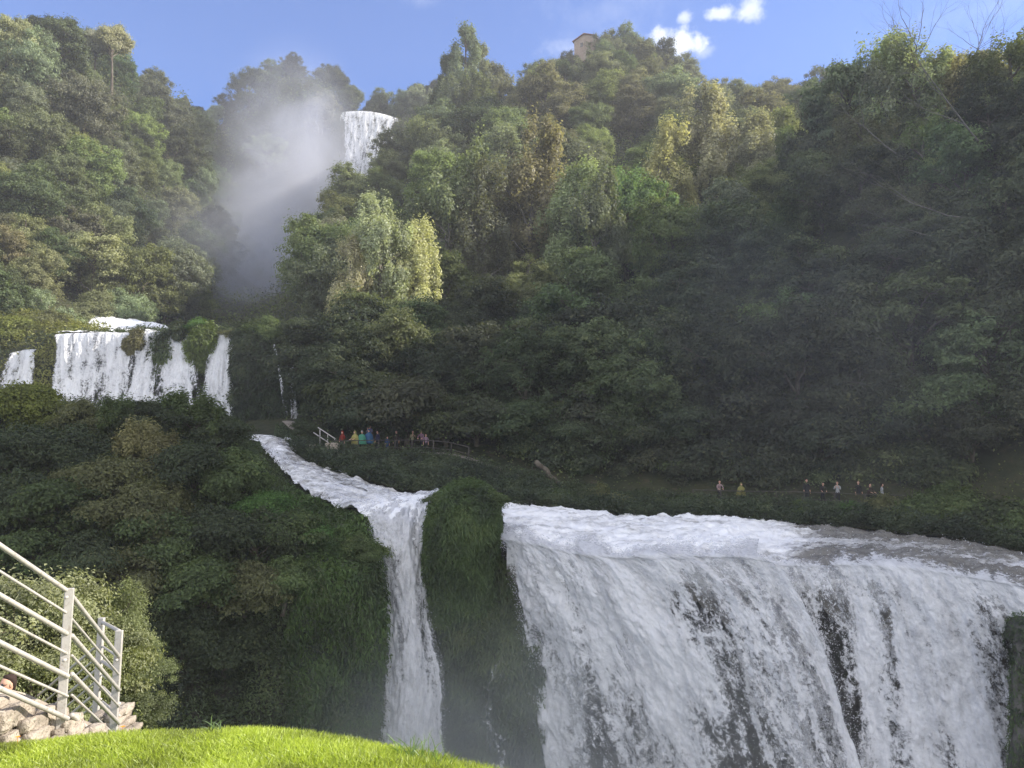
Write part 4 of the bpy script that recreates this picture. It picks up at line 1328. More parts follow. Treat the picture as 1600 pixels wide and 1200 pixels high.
for (px, py, Y, key, s, c, lb) in ((470, 505, 84, 'shrub.b', 1.6, 'dark green', 'dark shrub hanging over the buttress of the terrace falls'),
                                   (415, 512, 84, 'shrub.a', 1.4, 'mid green', 'green shrub capping the buttress of the terrace falls'),
                                   (310, 505, 85, 'shrub.a', .8, 'bright green', 'small bright shrub on the green hump of the terrace lip'),
                                   (25, 505, 90, 'shrub.b', 1.7, 'yellow green', 'yellow green spreading shrub on the sunlit mound at the left edge'),
                                   (75, 500, 92, 'shrub.a', 1.5, 'olive', 'olive round shrub on the sunlit mound'),
                                   (115, 520, 89, 'shrub.a', 1.0, 'yellow green', 'small yellow green shrub at the right end of the sunlit mound'),
                                   (360, 520, 86, 'shrub.b', .8, 'olive', 'olive tuft of shrub beside the thick terrace strand'),
                                   (700, 772, 45.5, 'shrub.b', .7, 'mid green', 'grassy shrub on the left top of the rounded mound'),
                                   (750, 768, 45.5, 'shrub.b', .8, 'mid green', 'grassy shrub on the right top of the rounded mound'),
                                   (1250, 795, 54, 'shrub.a', .7, 'mid green', 'low green shrub by the river behind the wide fall'),
                                   (1330, 800, 53.5, 'shrub.a', .8, 'bright green', 'bright low shrub by the river under the visitors'),
                                   (1440, 785, 52.5, 'shrub.b', 1.4, 'mid green', 'large spreading shrub hiding the path end on the right'),
                                   (1530, 795, 50.5, 'shrub.b', 1.5, 'dark green', 'dark spreading shrub by the river near the right edge'),
                                   (900, 765, 57, 'shrub.b', 1.1, 'dark green', 'dark shrub between the path and the wide fall'),
                                   (815, 765, 56, 'shrub.a', .9, 'dark green', 'low dark shrub behind the rounded mound'),
                                   (476, 664, 65.5, 'shrub.b', .8, 'dark green', 'shrub at the stream head left of the path railing'),
                                   (1010, 778, 56, 'shrub.a', .8, 'dark green', 'small dark shrub on the river bank left of the yellow poncho'),
                                   (860, 772, 56.5, 'shrub.b', 1.1, 'mid green', 'leafy shrub at the water edge right of the leaning trunk'),
                                   (945, 778, 56, 'shrub.a', 1.1, 'olive', 'olive shrub at the water edge, mid way to the yellow poncho'),
                                   (1065, 782, 55.6, 'shrub.b', 1.0, 'mid green', 'spreading shrub just left of the white and pink shirt'),
                                   (1100, 795, 54.6, 'shrub.a', .6, 'dark green', 'little dark shrub under the white and pink shirt'),
                                   (1205, 786, 55.2, 'shrub.b', 1.1, 'dark green', 'dark shrub at the water edge right of the yellow poncho'),
                                   (1385, 795, 53.6, 'shrub.a', 1.1, 'olive', 'olive shrub under the white shirt at the path end'),
                                   (1490, 785, 52, 'shrub.a', 1.5, 'mid green', 'tall round shrub between the two spreading shrubs at the right'),
                                   (1585, 800, 49.5, 'shrub.b', 1.6, 'mid green', 'big leafy shrub by the river at the right edge'),
                                   (620, 728, 58.8, 'shrub.b', .8, 'mid green', 'low shrub on the weedy bank below the cream shirt'),
                                   (720, 735, 58.4, 'shrub.b', .9, 'dark green', 'dark shrub on the weedy bank below the railing end')):
    H = PROTO[key][2] * s
    p = pix(px, py, Y) - np.array((0, 0, H * .75))
    e = plant(key, p, s, tint=tuple(np.array(bank_cols[c]) * rng.uniform(.9, 1.1)))
    tag(e, lb, 'shrub')
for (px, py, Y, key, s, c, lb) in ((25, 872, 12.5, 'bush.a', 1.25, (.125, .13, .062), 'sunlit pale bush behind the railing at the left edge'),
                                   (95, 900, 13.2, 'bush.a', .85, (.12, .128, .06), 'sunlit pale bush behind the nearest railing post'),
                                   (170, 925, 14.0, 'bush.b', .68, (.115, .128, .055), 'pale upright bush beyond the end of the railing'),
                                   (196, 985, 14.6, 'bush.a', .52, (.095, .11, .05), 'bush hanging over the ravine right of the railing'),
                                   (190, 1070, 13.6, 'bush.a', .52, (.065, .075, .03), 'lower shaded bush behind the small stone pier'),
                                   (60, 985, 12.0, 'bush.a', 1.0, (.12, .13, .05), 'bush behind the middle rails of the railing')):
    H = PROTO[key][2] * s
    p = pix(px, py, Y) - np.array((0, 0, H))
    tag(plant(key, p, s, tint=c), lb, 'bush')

# ------------------------------------------------------------------ bare trees at the right
def bare_tree(p0, d0, L, r, depth, parts, spread=.55):
    pts = [np.asarray(p0, float)]
    d = unit(np.asarray(d0, float))
    n = 6
    for i in range(n):
        d = unit(d + rng.normal(size=3) * .10 + np.array((0, 0, .03)))
        pts.append(pts[-1] + d * L / n)
    parts.append(tube(pts, np.linspace(r, r * .62, n + 1), 6 if depth > 2 else 4))
    if depth == 0:
        return
    for k in range(rng.integers(2, 4)):
        f = rng.integers(2, n + 1) if k else n
        dd = unit(d + unit(rng.normal(size=3)) * spread)
        bare_tree(pts[f], dd, L * rng.uniform(.6, .8), r * .62 * rng.uniform(.6, .95), depth - 1, parts, spread)


for (px, py, Y, d, L, r, dep, lb) in ((1440, 190, 86, (-.02, 0, 1), 7.0, .15, 5, 'tall bare tree rising above the right skyline, left of two'),
                                      (1478, 200, 86, (.08, 0, 1), 7.2, .14, 5, 'tall bare tree rising above the right skyline, right of two'),
                                      (1560, 190, 84, (.1, 0, 1), 7.0, .14, 5, 'bare forked tree close to the right edge'),
                                      (1545, 235, 68, (-.78, 0, .6), 6.5, .09, 4, 'leaning grey bare trunk across the right wood'),
                                      (1530, 345, 64, (-.9, -.05, .12), 5.5, .06, 4, 'dead grey branch reaching left from the shaded wood'),
                                      (1500, 375, 64, (-.85, -.05, -.1), 4.4, .05, 3, 'drooping dead branch in the shaded wood at the right'),
                                      (1400, 240, 70, (-.75, 0, .45), 4.0, .065, 4, 'slanting dead limb left of the tall bare trees')):
    parts = []
    bare_tree((0, 0, 0), d, L, r, dep, parts)
    v, f = join(parts)
    o = link('bare_tree' if L > 4.5 else 'dead_branch', np_mesh('bare_tree', v, f), None, (M_PALE_BARK if 'grey' in lb or 'dead' in lb else M_BARK,))
    o.location = pix(px, py, Y)
    tag(o, lb, 'bare tree' if L > 4.5 else 'dead branch')
v, f = limb(pix(838, 722, 60), pix(880, 765, 58.5), .22, .16, 0)
tag(link('fallen_trunk', np_mesh('fallen_trunk', v, f), None, (M_BARK,)), 'dark leaning trunk behind the rounded mound at the slope foot', 'fallen trunk')

# ------------------------------------------------------------------ house on the hilltop
def box_bm(bm, lo, hi, mi=0):
    x0, y0, z0 = lo
    x1, y1, z1 = hi
    vs = [bm.verts.new(p) for p in ((x0, y0, z0), (x1, y0, z0), (x1, y1, z0), (x0, y1, z0), (x0, y0, z1), (x1, y0, z1), (x1, y1, z1), (x0, y1, z1))]
    for q in ((0, 3, 2, 1), (4, 5, 6, 7), (0, 1, 5, 4), (1, 2, 6, 5), (2, 3, 7, 6), (3, 0, 4, 7)):
        fc = bm.faces.new([vs[i] for i in q])
        fc.material_index = mi
    return vs


def bm_obj(name, bm, mats, parent=None, bevel=0):
    bmesh.ops.recalc_face_normals(bm, faces=bm.faces)
    if bevel:
        bmesh.ops.bevel(bm, geom=bm.edges[:], offset=bevel, segments=2, affect='EDGES', profile=.5)
    me = bpy.data.meshes.new(name)
    bm.to_mesh(me)
    bm.free()
    return link(name, me, parent, mats)


hp = pix(922, 66, 241)
house = bpy.data.objects.new('house', None)
COL.objects.link(house)
house.location = hp + np.array((0, 0, -9.0))
house.rotation_euler = (0, 0, R(-28))
tag(house, 'small plastered house with gable roof on the wooded hilltop', 'house')
bm = bmesh.new()
W2, D2, Hh, Gg = 3.6, 5.0, 7.6, 1.5
pts = [(-W2, -D2, 0), (W2, -D2, 0), (W2, -D2, Hh), (0, -D2, Hh + Gg), (-W2, -D2, Hh)]
fr = [bm.verts.new(p) for p in pts]
bkv = [bm.verts.new((x, D2, z)) for x, y, z in pts]
bm.faces.new(fr)
bm.faces.new(bkv[::-1])
for i in (0, 1, 4):
    j = (i + 1) % 5
    bm.faces.new((fr[i], bkv[i], bkv[j], fr[j]))
bm_obj('wall', bm, (M_PLASTER,), house)
bm = bmesh.new()
for sgn in (-1, 1):
    a = [(0, -D2 - .5, Hh + Gg + .05), (sgn * (W2 + .5), -D2 - .5, Hh - .16), (sgn * (W2 + .5), D2 + .5, Hh - .16), (0, D2 + .5, Hh + Gg + .05)]
    lo = [bm.verts.new(p) for p in a]
    hi = [bm.verts.new((x, y, z + .22)) for x, y, z in a]
    bm.faces.new(lo)
    bm.faces.new(hi[::-1])
    for i in range(4):
        bm.faces.new((lo[i], lo[(i + 1) % 4], hi[(i + 1) % 4], hi[i]))
bm_obj('roof', bm, (M_ROOF,), house)
for (x, z) in ((-.9, 5.0),):
    bm = bmesh.new()
    box_bm(bm, (x - .5, -D2 - .06, z), (x + .5, -D2 + .1, z + 1.4))
    bm_obj('window', bm, (M_DARK,), house)
for y in (-2.4, 2.2):
    bm = bmesh.new()
    box_bm(bm, (-W2 - .06, y - .5, 4.6), (-W2 + .1, y + .5, 6.0))
    bm_obj('window', bm, (M_DARK,), house)

# ------------------------------------------------------------------ lawn, railing, stone wall
edge = ((-330, 1200), (-120, 1182), (0, 1172), (110, 1162), (210, 1156), (330, 1152), (430, 1154), (500, 1163), (570, 1174), (650, 1191), (710, 1204), (770, 1220), (860, 1250), (1000, 1320))
EY = (5.3, 5.5, 5.7, 5.8, 5.8, 5.8, 5.8, 5.75, 5.7, 5.6, 5.5, 5.4, 5.2, 5.0)
e1 = [pix(x, y, Y) for (x, y), Y in zip(edge, EY)]
def zrow(k, z, dy=None):
    return [np.array((p[0] * k, p[1] * k, z)) for p in e1]
l0 = [np.array((p[0] * 1.0, -6.0, -1.6)) for p in e1]
l1 = [np.array((p[0], .5, -1.62)) for p in e1]
l2 = [np.array((p[0] * .98, p[1] - 1.9, -1.64)) for p in e1]
l3 = [p * np.array((1, 1, 1)) + np.array((0, -.8, .035)) for p in e1]
l4 = [p + np.array((0, .9, -.42)) for p in e1]
l5 = [np.array((p[0] * 1.4, 8.4, -4.0)) for p in e1]
l6 = [np.array((p[0] * 1.7, 11.0, -4.8)) for p in e1]
l7 = [np.array((p[0] * 2.2, 17.0, -8.5)) for p in e1]
l8 = [np.array((p[0] * 2.8, 26.0, -18.0)) for p in e1]
LAWN = loft([l0, l1, l2, l3, e1, l4, l5, l6, l7, l8], 120, 160)
tag(link('lawn', grid_mesh('lawn', LAWN), None, (M_LAWN,)), 'grassy mound at the viewpoint sloping down to the ravine', 'lawn', kind='structure')
nr_ = LAWN.shape[0]
A0, A1 = int(nr_ * .20), int(nr_ * .50)
n = 150000
pos, nrm, ri, qi = scatter(LAWN[A0:A1], n)
px_, py_ = proj(pos)
k = (px_ > -60) & (px_ < 900) & (py_ < 1260)
pos = pos[k]
n = len(pos)
hgt = rng.uniform(.035, .075, n) * (1 + .5 * fbm(pos * 3, 2, 4))
lean = rng.normal(size=(n, 3)) * .42 + np.array((-.12, .0, 0))
lean[:, 2] = 1
lean = unit(lean)
side = unit(np.cross(lean, rng.normal(size=(n, 3)))) * (.0030 * rng.uniform(.7, 1.5, n))[:, None]
mid = pos + lean * hgt[:, None] * .55
tip = pos + lean * hgt[:, None] + (lean * np.array((1, 1, 0))) * hgt[:, None] * .5
v = np.stack((pos - side, pos + side, mid + side * .8, tip, mid - side * .8), 1).reshape(-1, 3)
fa = np.arange(n * 5).reshape(n, 5)
tint = np.clip(.5 + .7 * fbm(pos * 2.2, 3, 9) + rng.normal(size=n) * .24, 0, 1)
o = link('grass', np_mesh('grass', v, fa, {'tint': np.repeat(tint, 5)}, smooth=False), None, (M_GRASS,))
o.color = (.17, .20, .030, 1)
tag(o, 'short sunlit yellow green grass on the viewpoint mound', 'grass', kind='stuff')


def blades(name, c, n, L, spread, w, color, label, cat):
    base_ = np.asarray(c) + rng.normal(size=(n, 3)) * np.array((spread, spread * .4, 0))
    parts = []
    for i in range(n):
        d = unit(np.array((rng.normal() * .35, rng.normal() * .3, 1)))
        l = L * rng.uniform(.5, 1.1)
        t = np.linspace(0, 1, 6)[:, None]
        bend = np.array((rng.normal() * .4, rng.normal() * .3, -.25)) * l
        p = base_[i] + d * l * t + bend * t ** 2.5
        sd = unit(np.cross(d, np.array((rng.normal(), rng.normal(), .1)))) * w
        wv = (1 - t) ** .6
        parts.append((np.stack((p - sd * wv, p + sd * wv), 1).reshape(-1, 3), np.array([(2 * j, 2 * j + 1, 2 * j + 3, 2 * j + 2) for j in range(5)])))
    v, f = join(parts)
    o = link(name, np_mesh(name, v, f, {'tint': rng.random(len(v)) * .6 + .2}), None, (M_GRASS,))
    o.color = (*color, 1)
    tag(o, label, cat)
    return o


blades('grass_tuft', pix(650, 1186, 5.6), 46, .24, .085, .0045, (.08, .12, .025), 'tuft of tall grass on the lawn edge below the chute', 'grass tuft')
blades('grass_tuft', pix(688, 1194, 5.5), 18, .16, .05, .004, (.09, .13, .025), 'smaller arching grass tuft right of the tall tuft', 'grass tuft')
blades('weed', pix(335, 1144, 5.9), 12, .16, .03, .006, (.06, .09, .03), 'small dark weed standing behind the lawn crest', 'weed')


def cyl(a, b, r, k=10):
    a, b = np.asarray(a, float), np.asarray(b, float)
    d = unit(b - a) * .002
    return tube([a - d * .01, a, a + d, (a + b) / 2, b - d, b, b + d * .01], [r * .01, r * .97, r, r, r, r * .97, r * .01], k)


rail = bpy.data.objects.new('railing', None)
COL.objects.link(rail)
rail.location = pix(108, 1138, 6.4)
bpy.context.view_layer.update()
tag(rail, 'cream painted metal stair railing with seven sloping rails at the lower left', 'railing')
RO = np.array(rail.location)


def part_np(name, vf, parent, off, mats, smooth=True):
    v, f = vf
    return link(name, np_mesh(name, v - off, f, smooth=smooth), parent, mats)


def post(px, ytop, ybot, Y, w, d, ang, parent, off, extra=.35):
    a, b = pix(px, ytop, Y), pix(px, ybot, Y)
    bm = bmesh.new()
    h = a[2] - b[2] + extra
    box_bm(bm, (-w / 2, -d / 2, -extra), (w / 2, d / 2, h - extra))
    o = bm_obj('post', bm, (M_RAIL,), parent, .006)
    o.location = np.array((a[0], a[1], b[2])) - off
    o.rotation_euler = (0, 0, R(ang))
    return o


post(109, 919, 1136, 6.4, .068, .045, 25, rail, RO)
post(186.5, 985, 1148, 8.2, .07, .05, 12, rail, RO)
post(159, 965, 1114, 9.2, .066, .05, 0, rail, RO)
P1 = ((852, 922), (893, 957), (930, 989), (966, 1020), (1004, 1055), (1041, 1086), (1076, 1121))
P2 = ((936, 1024), (972, 1052), (998, 1076), (1029, 1102), (1058, 1128), (1091, 1153), (1122, 1180))
P3 = ((972, 986), (1010, 1027), (1033, 1051), (1054, 1076), (1074, 1100), (1096, 1118))
P4 = (1012, 1030, 1048, 1066, 1084, 1100)
for i, (y0, y1) in enumerate(P1):
    a, b = pix(0, y0, 5.7), pix(106, y1 + 2, 6.4)
    part_np('rail', cyl(b + (a - b) * 2.2, b, .0185 if i % 2 == 0 else .0105), rail, RO, (M_RAIL,))
for i, (y0, y1) in enumerate(P2):
    part_np('rail', cyl(pix(112, y0 - 5, 6.42), pix(186, y1 + 2, 8.2), .0185 if i % 2 == 0 else .0105), rail, RO, (M_RAIL,))
for i, (y0, y1) in enumerate(P3):
    part_np('rail', cyl(pix(160, y0, 9.2), pix(186, y1, 8.25), .02 if i % 2 == 0 else .012), rail, RO, (M_RAIL,))
for i, y in enumerate(P4):
    part_np('rail', cyl(pix(158, y - 8, 9.2), pix(60, y + 75, 10.6), .018 if i % 2 == 0 else .012), rail, RO, (M_RAIL,))
for (px, py, Y) in ((105, 933, 6.36), (102.5, 1031, 6.36), (183, 1031, 8.16), (158, 977, 9.16)):
    p = pix(px, py, Y)
    part_np('bolt', cyl(p, p + np.array((0, -.03, 0)), .014, 8), rail, RO, (M_RAIL,))


def stone(lo, hi, seed):
    """rounded irregular block"""
    bm = bmesh.new()
    bmesh.ops.create_cube(bm, size=2)
    bmesh.ops.subdivide_edges(bm, edges=bm.edges[:], cuts=4, use_grid_fill=True)
    v = np.array([x.co[:] for x in bm.verts])
    f = np.array([[q.index for q in p.verts] for p in bm.faces])
    bm.free()
    v = v * (.72 + .28 / np.maximum(1, np.linalg.norm(v, axis=1, keepdims=True)))
    lo, hi = np.asarray(lo), np.asarray(hi)
    c, h = (lo + hi) / 2, (hi - lo) / 2
    w = v * h * 1.12
    q = w * 9 + seed * 7.7
    w = w + np.stack((fbm(q, 3, 1), fbm(q, 3, 2), fbm(q, 3, 3)), -1) * np.minimum(h.min() * .6, .06)
    return w + c, f


wall = bpy.data.objects.new('stone_wall', None)
COL.objects.link(wall)
parts = []
xw = np.linspace(-200, 140, 20)
sd = 0
for i in range(len(xw) - 1):
    xa, xb = xw[i], xw[i + 1]
    xm = (xa + xb) / 2
    Y = 5.9 + (xm / 140) * .75
    yt = np.interp(xm, (-200, 0, 40, 75, 110, 140), (1068, 1112, 1120, 1132, 1146, 1156)) + rng.uniform(-4, 4)
    y = yt
    while y < 1215:
        hh = rng.uniform(16, 38)
        ox = rng.uniform(-10, 10)
        p, q = pix(xa + ox, y + hh, Y), pix(xb + ox + rng.uniform(-3, 3), y, Y)
        for dd in (0, .2):
            jj = rng.uniform(-.05, .05, 3)
            parts.append(stone((p[0] + jj[0], Y - .13 + dd + jj[1], p[2] + jj[2] * .4), (q[0] + jj[0], Y + .1 + dd + jj[1], q[2] + jj[2] * .4), sd))
            sd += 1
        y += hh
v, f = join(parts)
off = pix(20, 1160, 6.1)
wall.location = off
part_np('stonework', (v, f), wall, off, (M_STONE,))
bm = bmesh.new()
a, b = pix(-200, 1070, 5.1), pix(136, 1162, 6.85)
vs = []
for (px, py, Y) in ((-200, 1056, 5.15), (0, 1100, 6.05), (140, 1160, 6.8)):
    t = pix(px, py, Y)
    for dy, dz in ((0, 0), (.3, 0), (.3, -1), (0, -1)):
        vs.append(bm.verts.new((t[0] - off[0], t[1] + dy - off[1], (t[2] if dz == 0 else -3.4) - off[2])))
for s0 in (0, 4):
    for i in range(4):
        bm.faces.new((vs[s0 + i], vs[s0 + (i + 1) % 4], vs[s0 + 4 + (i + 1) % 4], vs[s0 + 4 + i]))
bm.faces.new(vs[0:4][::-1])
bm.faces.new(vs[8:12])
bm_obj('mortar', bm, (M_STONE,), wall)
tag(wall, 'rough dry stone wall sloping under the railing at the left edge', 'stone wall')

parts = []
y = 1112
row = 0
while y < 1175:
    hh = rng.uniform(7, 11)
    x = np.interp(y, (1105, 1145), (152, 132)) + rng.uniform(-4, 4)
    xe = np.interp(y, (1105, 1125, 1145), (180, 190, 200)) + rng.uniform(-3, 3)
    while x < xe - 6:
        w = rng.uniform(18, 34)
        x2 = min(x + w, xe)
        p, q = pix(x, y + hh, 8.7), pix(x2, y, 8.7)
        for dd in (0, .22):
            jj = rng.uniform(-.04, .04, 3)
            parts.append(stone((p[0] + jj[0], 8.55 + dd + jj[1], p[2] + jj[2] * .3), (q[0] + jj[0], 8.8 + dd + jj[1], q[2] + jj[2] * .3), sd))
            sd += 1
        x = x2
    y += hh
v, f = join(parts)
off = pix(175, 1170, 8.9)
o = link('stone_pier', np_mesh('stone_pier', v - off, f), None, (M_STONE,))
o.location = off
tag(o, 'low pier of flat stacked stones under the railing end post', 'stone pier')
for (px, py, Y, lb) in ((28, 1152, 5.75, 'small orange flower in the grass below the stone wall'), (192, 1136, 6.0, 'tiny orange flower in the grass by the stone pier')):
    c = pix(px, py, Y)
    parts = [cyl(c - np.array((0, 0, .12)), c, .0022, 5)]
    for kk in range(9):
        a = kk * 2 * math.pi / 9
        d = np.array((math.cos(a), math.sin(a), .25))
        sdv = np.array((-math.sin(a), math.cos(a), 0)) * .006
        parts.append((np.array([c, c + d * .012 + sdv, c + d * .022, c + d * .012 - sdv]), np.array([[0, 1, 2, 3]])))
    v, f = join(parts)
    o = link('flower', np_mesh('flower', v, f), None, (bpy.data.materials.get('flower_orange') or plain('flower_orange', (.7, .25, .02)),))
    tag(o, lb, 'flower')

# ------------------------------------------------------------------ people
def head_mesh():
    nu_, nv_ = 28, 22
    th = np.linspace(0, 2 * math.pi, nu_, endpoint=False)
    ph = np.linspace(.02, math.pi - .02, nv_)
    T, Ph = np.meshgrid(th, ph)
    d = np.stack((np.sin(Ph) * np.sin(T), np.sin(Ph) * np.cos(T), np.cos(Ph)), -1)   # faces +y
    v = d * np.array((.074, .094, .116))
    f_ = np.clip(d[..., 1], 0, 1)
    x, z = v[..., 0], v[..., 2]
    v[..., 1] += f_ * (.024 * np.exp(-(x / .011) ** 2 - ((z + .012) / .022) ** 2) + .010 * np.exp(-(x / .008) ** 2 - ((z - .015) / .03) ** 2))   # nose
    for sx in (-1, 1):
        v[..., 1] -= f_ * .010 * np.exp(-((x - sx * .031) / .016) ** 2 - ((z - .012) / .012) ** 2)      # eye hollows
    v[..., 1] += f_ * (.005 * np.exp(-(x / .024) ** 2 - ((z + .052) / .007) ** 2) - .004 * np.exp(-(x / .026) ** 2 - ((z + .060) / .004) ** 2))    # lips
    v[..., 1] += f_ * .010 * np.exp(-(x / .02) ** 2 - ((z + .088) / .016) ** 2)                       # chin
    v[..., 0] *= 1 - .22 * smooth(-z, .03, .12)
    i = np.arange(nu_ * nv_).reshape(nv_, nu_)
    j = np.roll(i, -1, 1)
    F_ = np.stack((i[:-1], i[1:], j[1:], j[:-1]), -1).reshape(-1, 4)
    parts = [(v.reshape(-1, 3), F_)]
    for sx in (-1, 1):   # ears
        e = d * np.array((.010, .020, .032)) + np.array((sx * .076, -.008, .0))
        parts.append((e.reshape(-1, 3), F_))
    return join(parts)


def body_mesh(pose):
    bm = bmesh.new()
    sl_ = bm.verts.layers.skin.verify()

    def V(p, r, r2=None):
        v = bm.verts.new(p)
        v[sl_].radius = (r, r2 or r)
        return v

    def E(*vs):
        for a, b in zip(vs, vs[1:]):
            bm.edges.new((a, b))
    ln = .22 if pose == 'lean' else 0.0
    pel = V((0, 0, .95), .15, .11)
    sp = V((0, ln * .4, 1.14), .135, .10)
    ch = V((0, ln * .9, 1.34), .15, .11)
    nb = V((0, ln * 1.05, 1.46), .075, .07)
    nk = V((0, ln * 1.15 + .015, 1.56), .052)
    E(pel, sp, ch, nb, nk)
    pel[sl_].use_root = True
    for s in (-1, 1):
        shd = V((s * .185, ln, 1.41), .06)
        if pose == 'lean':
            el, wr, pm, fd = (s * .25, ln + .16, 1.18), (s * .17, ln + .36, 1.08), (s * .16, ln + .43, 1.07), np.array((0, .9, -.4))
        elif pose == 'phone':
            el, wr, pm, fd = (s * .23, .12, 1.18), (s * .08, .30, 1.36), (s * .07, .33, 1.43), np.array((-s * .3, .1, .9))
        else:
            el, wr, pm, fd = (s * .245, -.01, 1.13), (s * .24, .07, .88), (s * .235, .09, .80), np.array((0, .25, -.95))
        elv, wv, pv = V(el, .042), V(wr, .028), V(pm, .036, .02)
        E(ch, shd, elv, wv, pv)
        fd = fd / np.linalg.norm(fd)
        acr = np.array((.6, .6, .2)) if pose != 'phone' else np.array((1, 0, 0))
        acr = acr - fd * (acr @ fd)
        acr /= np.linalg.norm(acr)
        for q, (o_, L_) in enumerate(((-.026, .062), (-.009, .075), (.009, .07), (.026, .055))):
            a = np.array(pm) + acr * o_ + fd * .03
            b = a + fd * L_ * .55
            c = b + fd * L_ * .4 + np.array((0, .02, -.01))
            E(pv, V(a, .010), V(b, .009), V(c, .008))
        a = np.array(pm) - acr * .035 - fd * .01
        E(pv, V(a, .011), V(a - acr * .02 + fd * .035, .009))
        hip = V((s * .085, 0, .86), .088)
        kn = V((s * .10, .02 + (.05 if (pose == 'phone' and s > 0) else 0), .49), .058)
        an = V((s * .11, -.02, .09), .04)
        to = V((s * .125, .13, .035), .036, .03)
        E(pel, hip, kn, an, to)
    me = bpy.data.meshes.new('body_cage')
    bm.to_mesh(me)
    bm.free()
    o = bpy.data.objects.new('body_cage', me)
    COL.objects.link(o)
    o.modifiers.new('s', 'SKIN')
    sb = o.modifiers.new('d', 'SUBSURF')
    sb.levels = 1
    dg = bpy.context.evaluated_depsgraph_get()
    dg.update()
    ev = o.evaluated_get(dg)
    m2 = bpy.data.meshes.new_from_object(ev)
    bpy.data.objects.remove(o)
    n = len(m2.vertices)
    co = np.empty(n * 3)
    m2.vertices.foreach_get('co', co)
    co = co.reshape(-1, 3)
    tri = []
    for p in m2.polygons:
        q = list(p.vertices)
        tri.append(q if len(q) == 4 else (q + [q[-1]]) if len(q) == 3 else q[:4])
    bodyf = [list(p.vertices) for p in m2.polygons]
    hv, hf = head_mesh()
    hv = hv + np.array((0, ln * 1.15 + .035, 1.655))
    me = bpy.data.meshes.new('person')
    me.from_pydata(np.concatenate((co, hv)).tolist(), [], bodyf + (hf + n).tolist())
    for p in me.polygons:
        p.use_smooth = True
        c = np.mean([me.vertices[i].co[:] for i in p.vertices], axis=0)
        isbody = p.vertices[0] < n
        if not isbody:
            p.material_index = 0
        elif c[2] < .085:
            p.material_index = 3
        elif c[2] < .93 and abs(c[0]) < .2:
            p.material_index = 2
        elif c[2] > 1.49 or (abs(c[0]) > .19 and c[2] < 1.0) or (pose == 'lean' and c[1] > ln + .3) or (pose == 'phone' and c[1] > .24):
            p.material_index = 0
        else:
            p.material_index = 1
    return me


BODY = {k: body_mesh(k) for k in ('stand', 'lean', 'phone')}
HEADY = {'stand': .035, 'lean': .22 * 1.15 + .035, 'phone': .035}
_cm = {}


def cmat(c):
    c = tuple(round(x * .5, 4) for x in c)
    if c not in _cm:
        _cm[c] = plain('cloth', c, .8)
    return _cm[c]


def shell(name, rings, parent, mat, k=24, seed=0, amp=.02):
    """lofted cloth: rings of (cx, cy, z, rx, ry)"""
    th = np.linspace(0, 2 * math.pi, k, endpoint=False)
    P = np.array([[(cx + rx * math.sin(t), cyy + ry * math.cos(t), z) for t in th] for cx, cyy, z, rx, ry in rings])
    P = np.concatenate((P, P[:, :1]), 1)
    P = crom(P, len(rings) * 4, 0)
    nn = P - P.mean(1, keepdims=True)
    f = np.linspace(0, 1, len(P))[:, None]
    wob = np.sin(np.linspace(0, 2 * math.pi, k + 1) * 7 + seed)[None] * amp * f
    P[..., :2] += unit(nn)[..., :2] * wob[..., None]
    return link(name, grid_mesh(name, P), parent, (mat,))


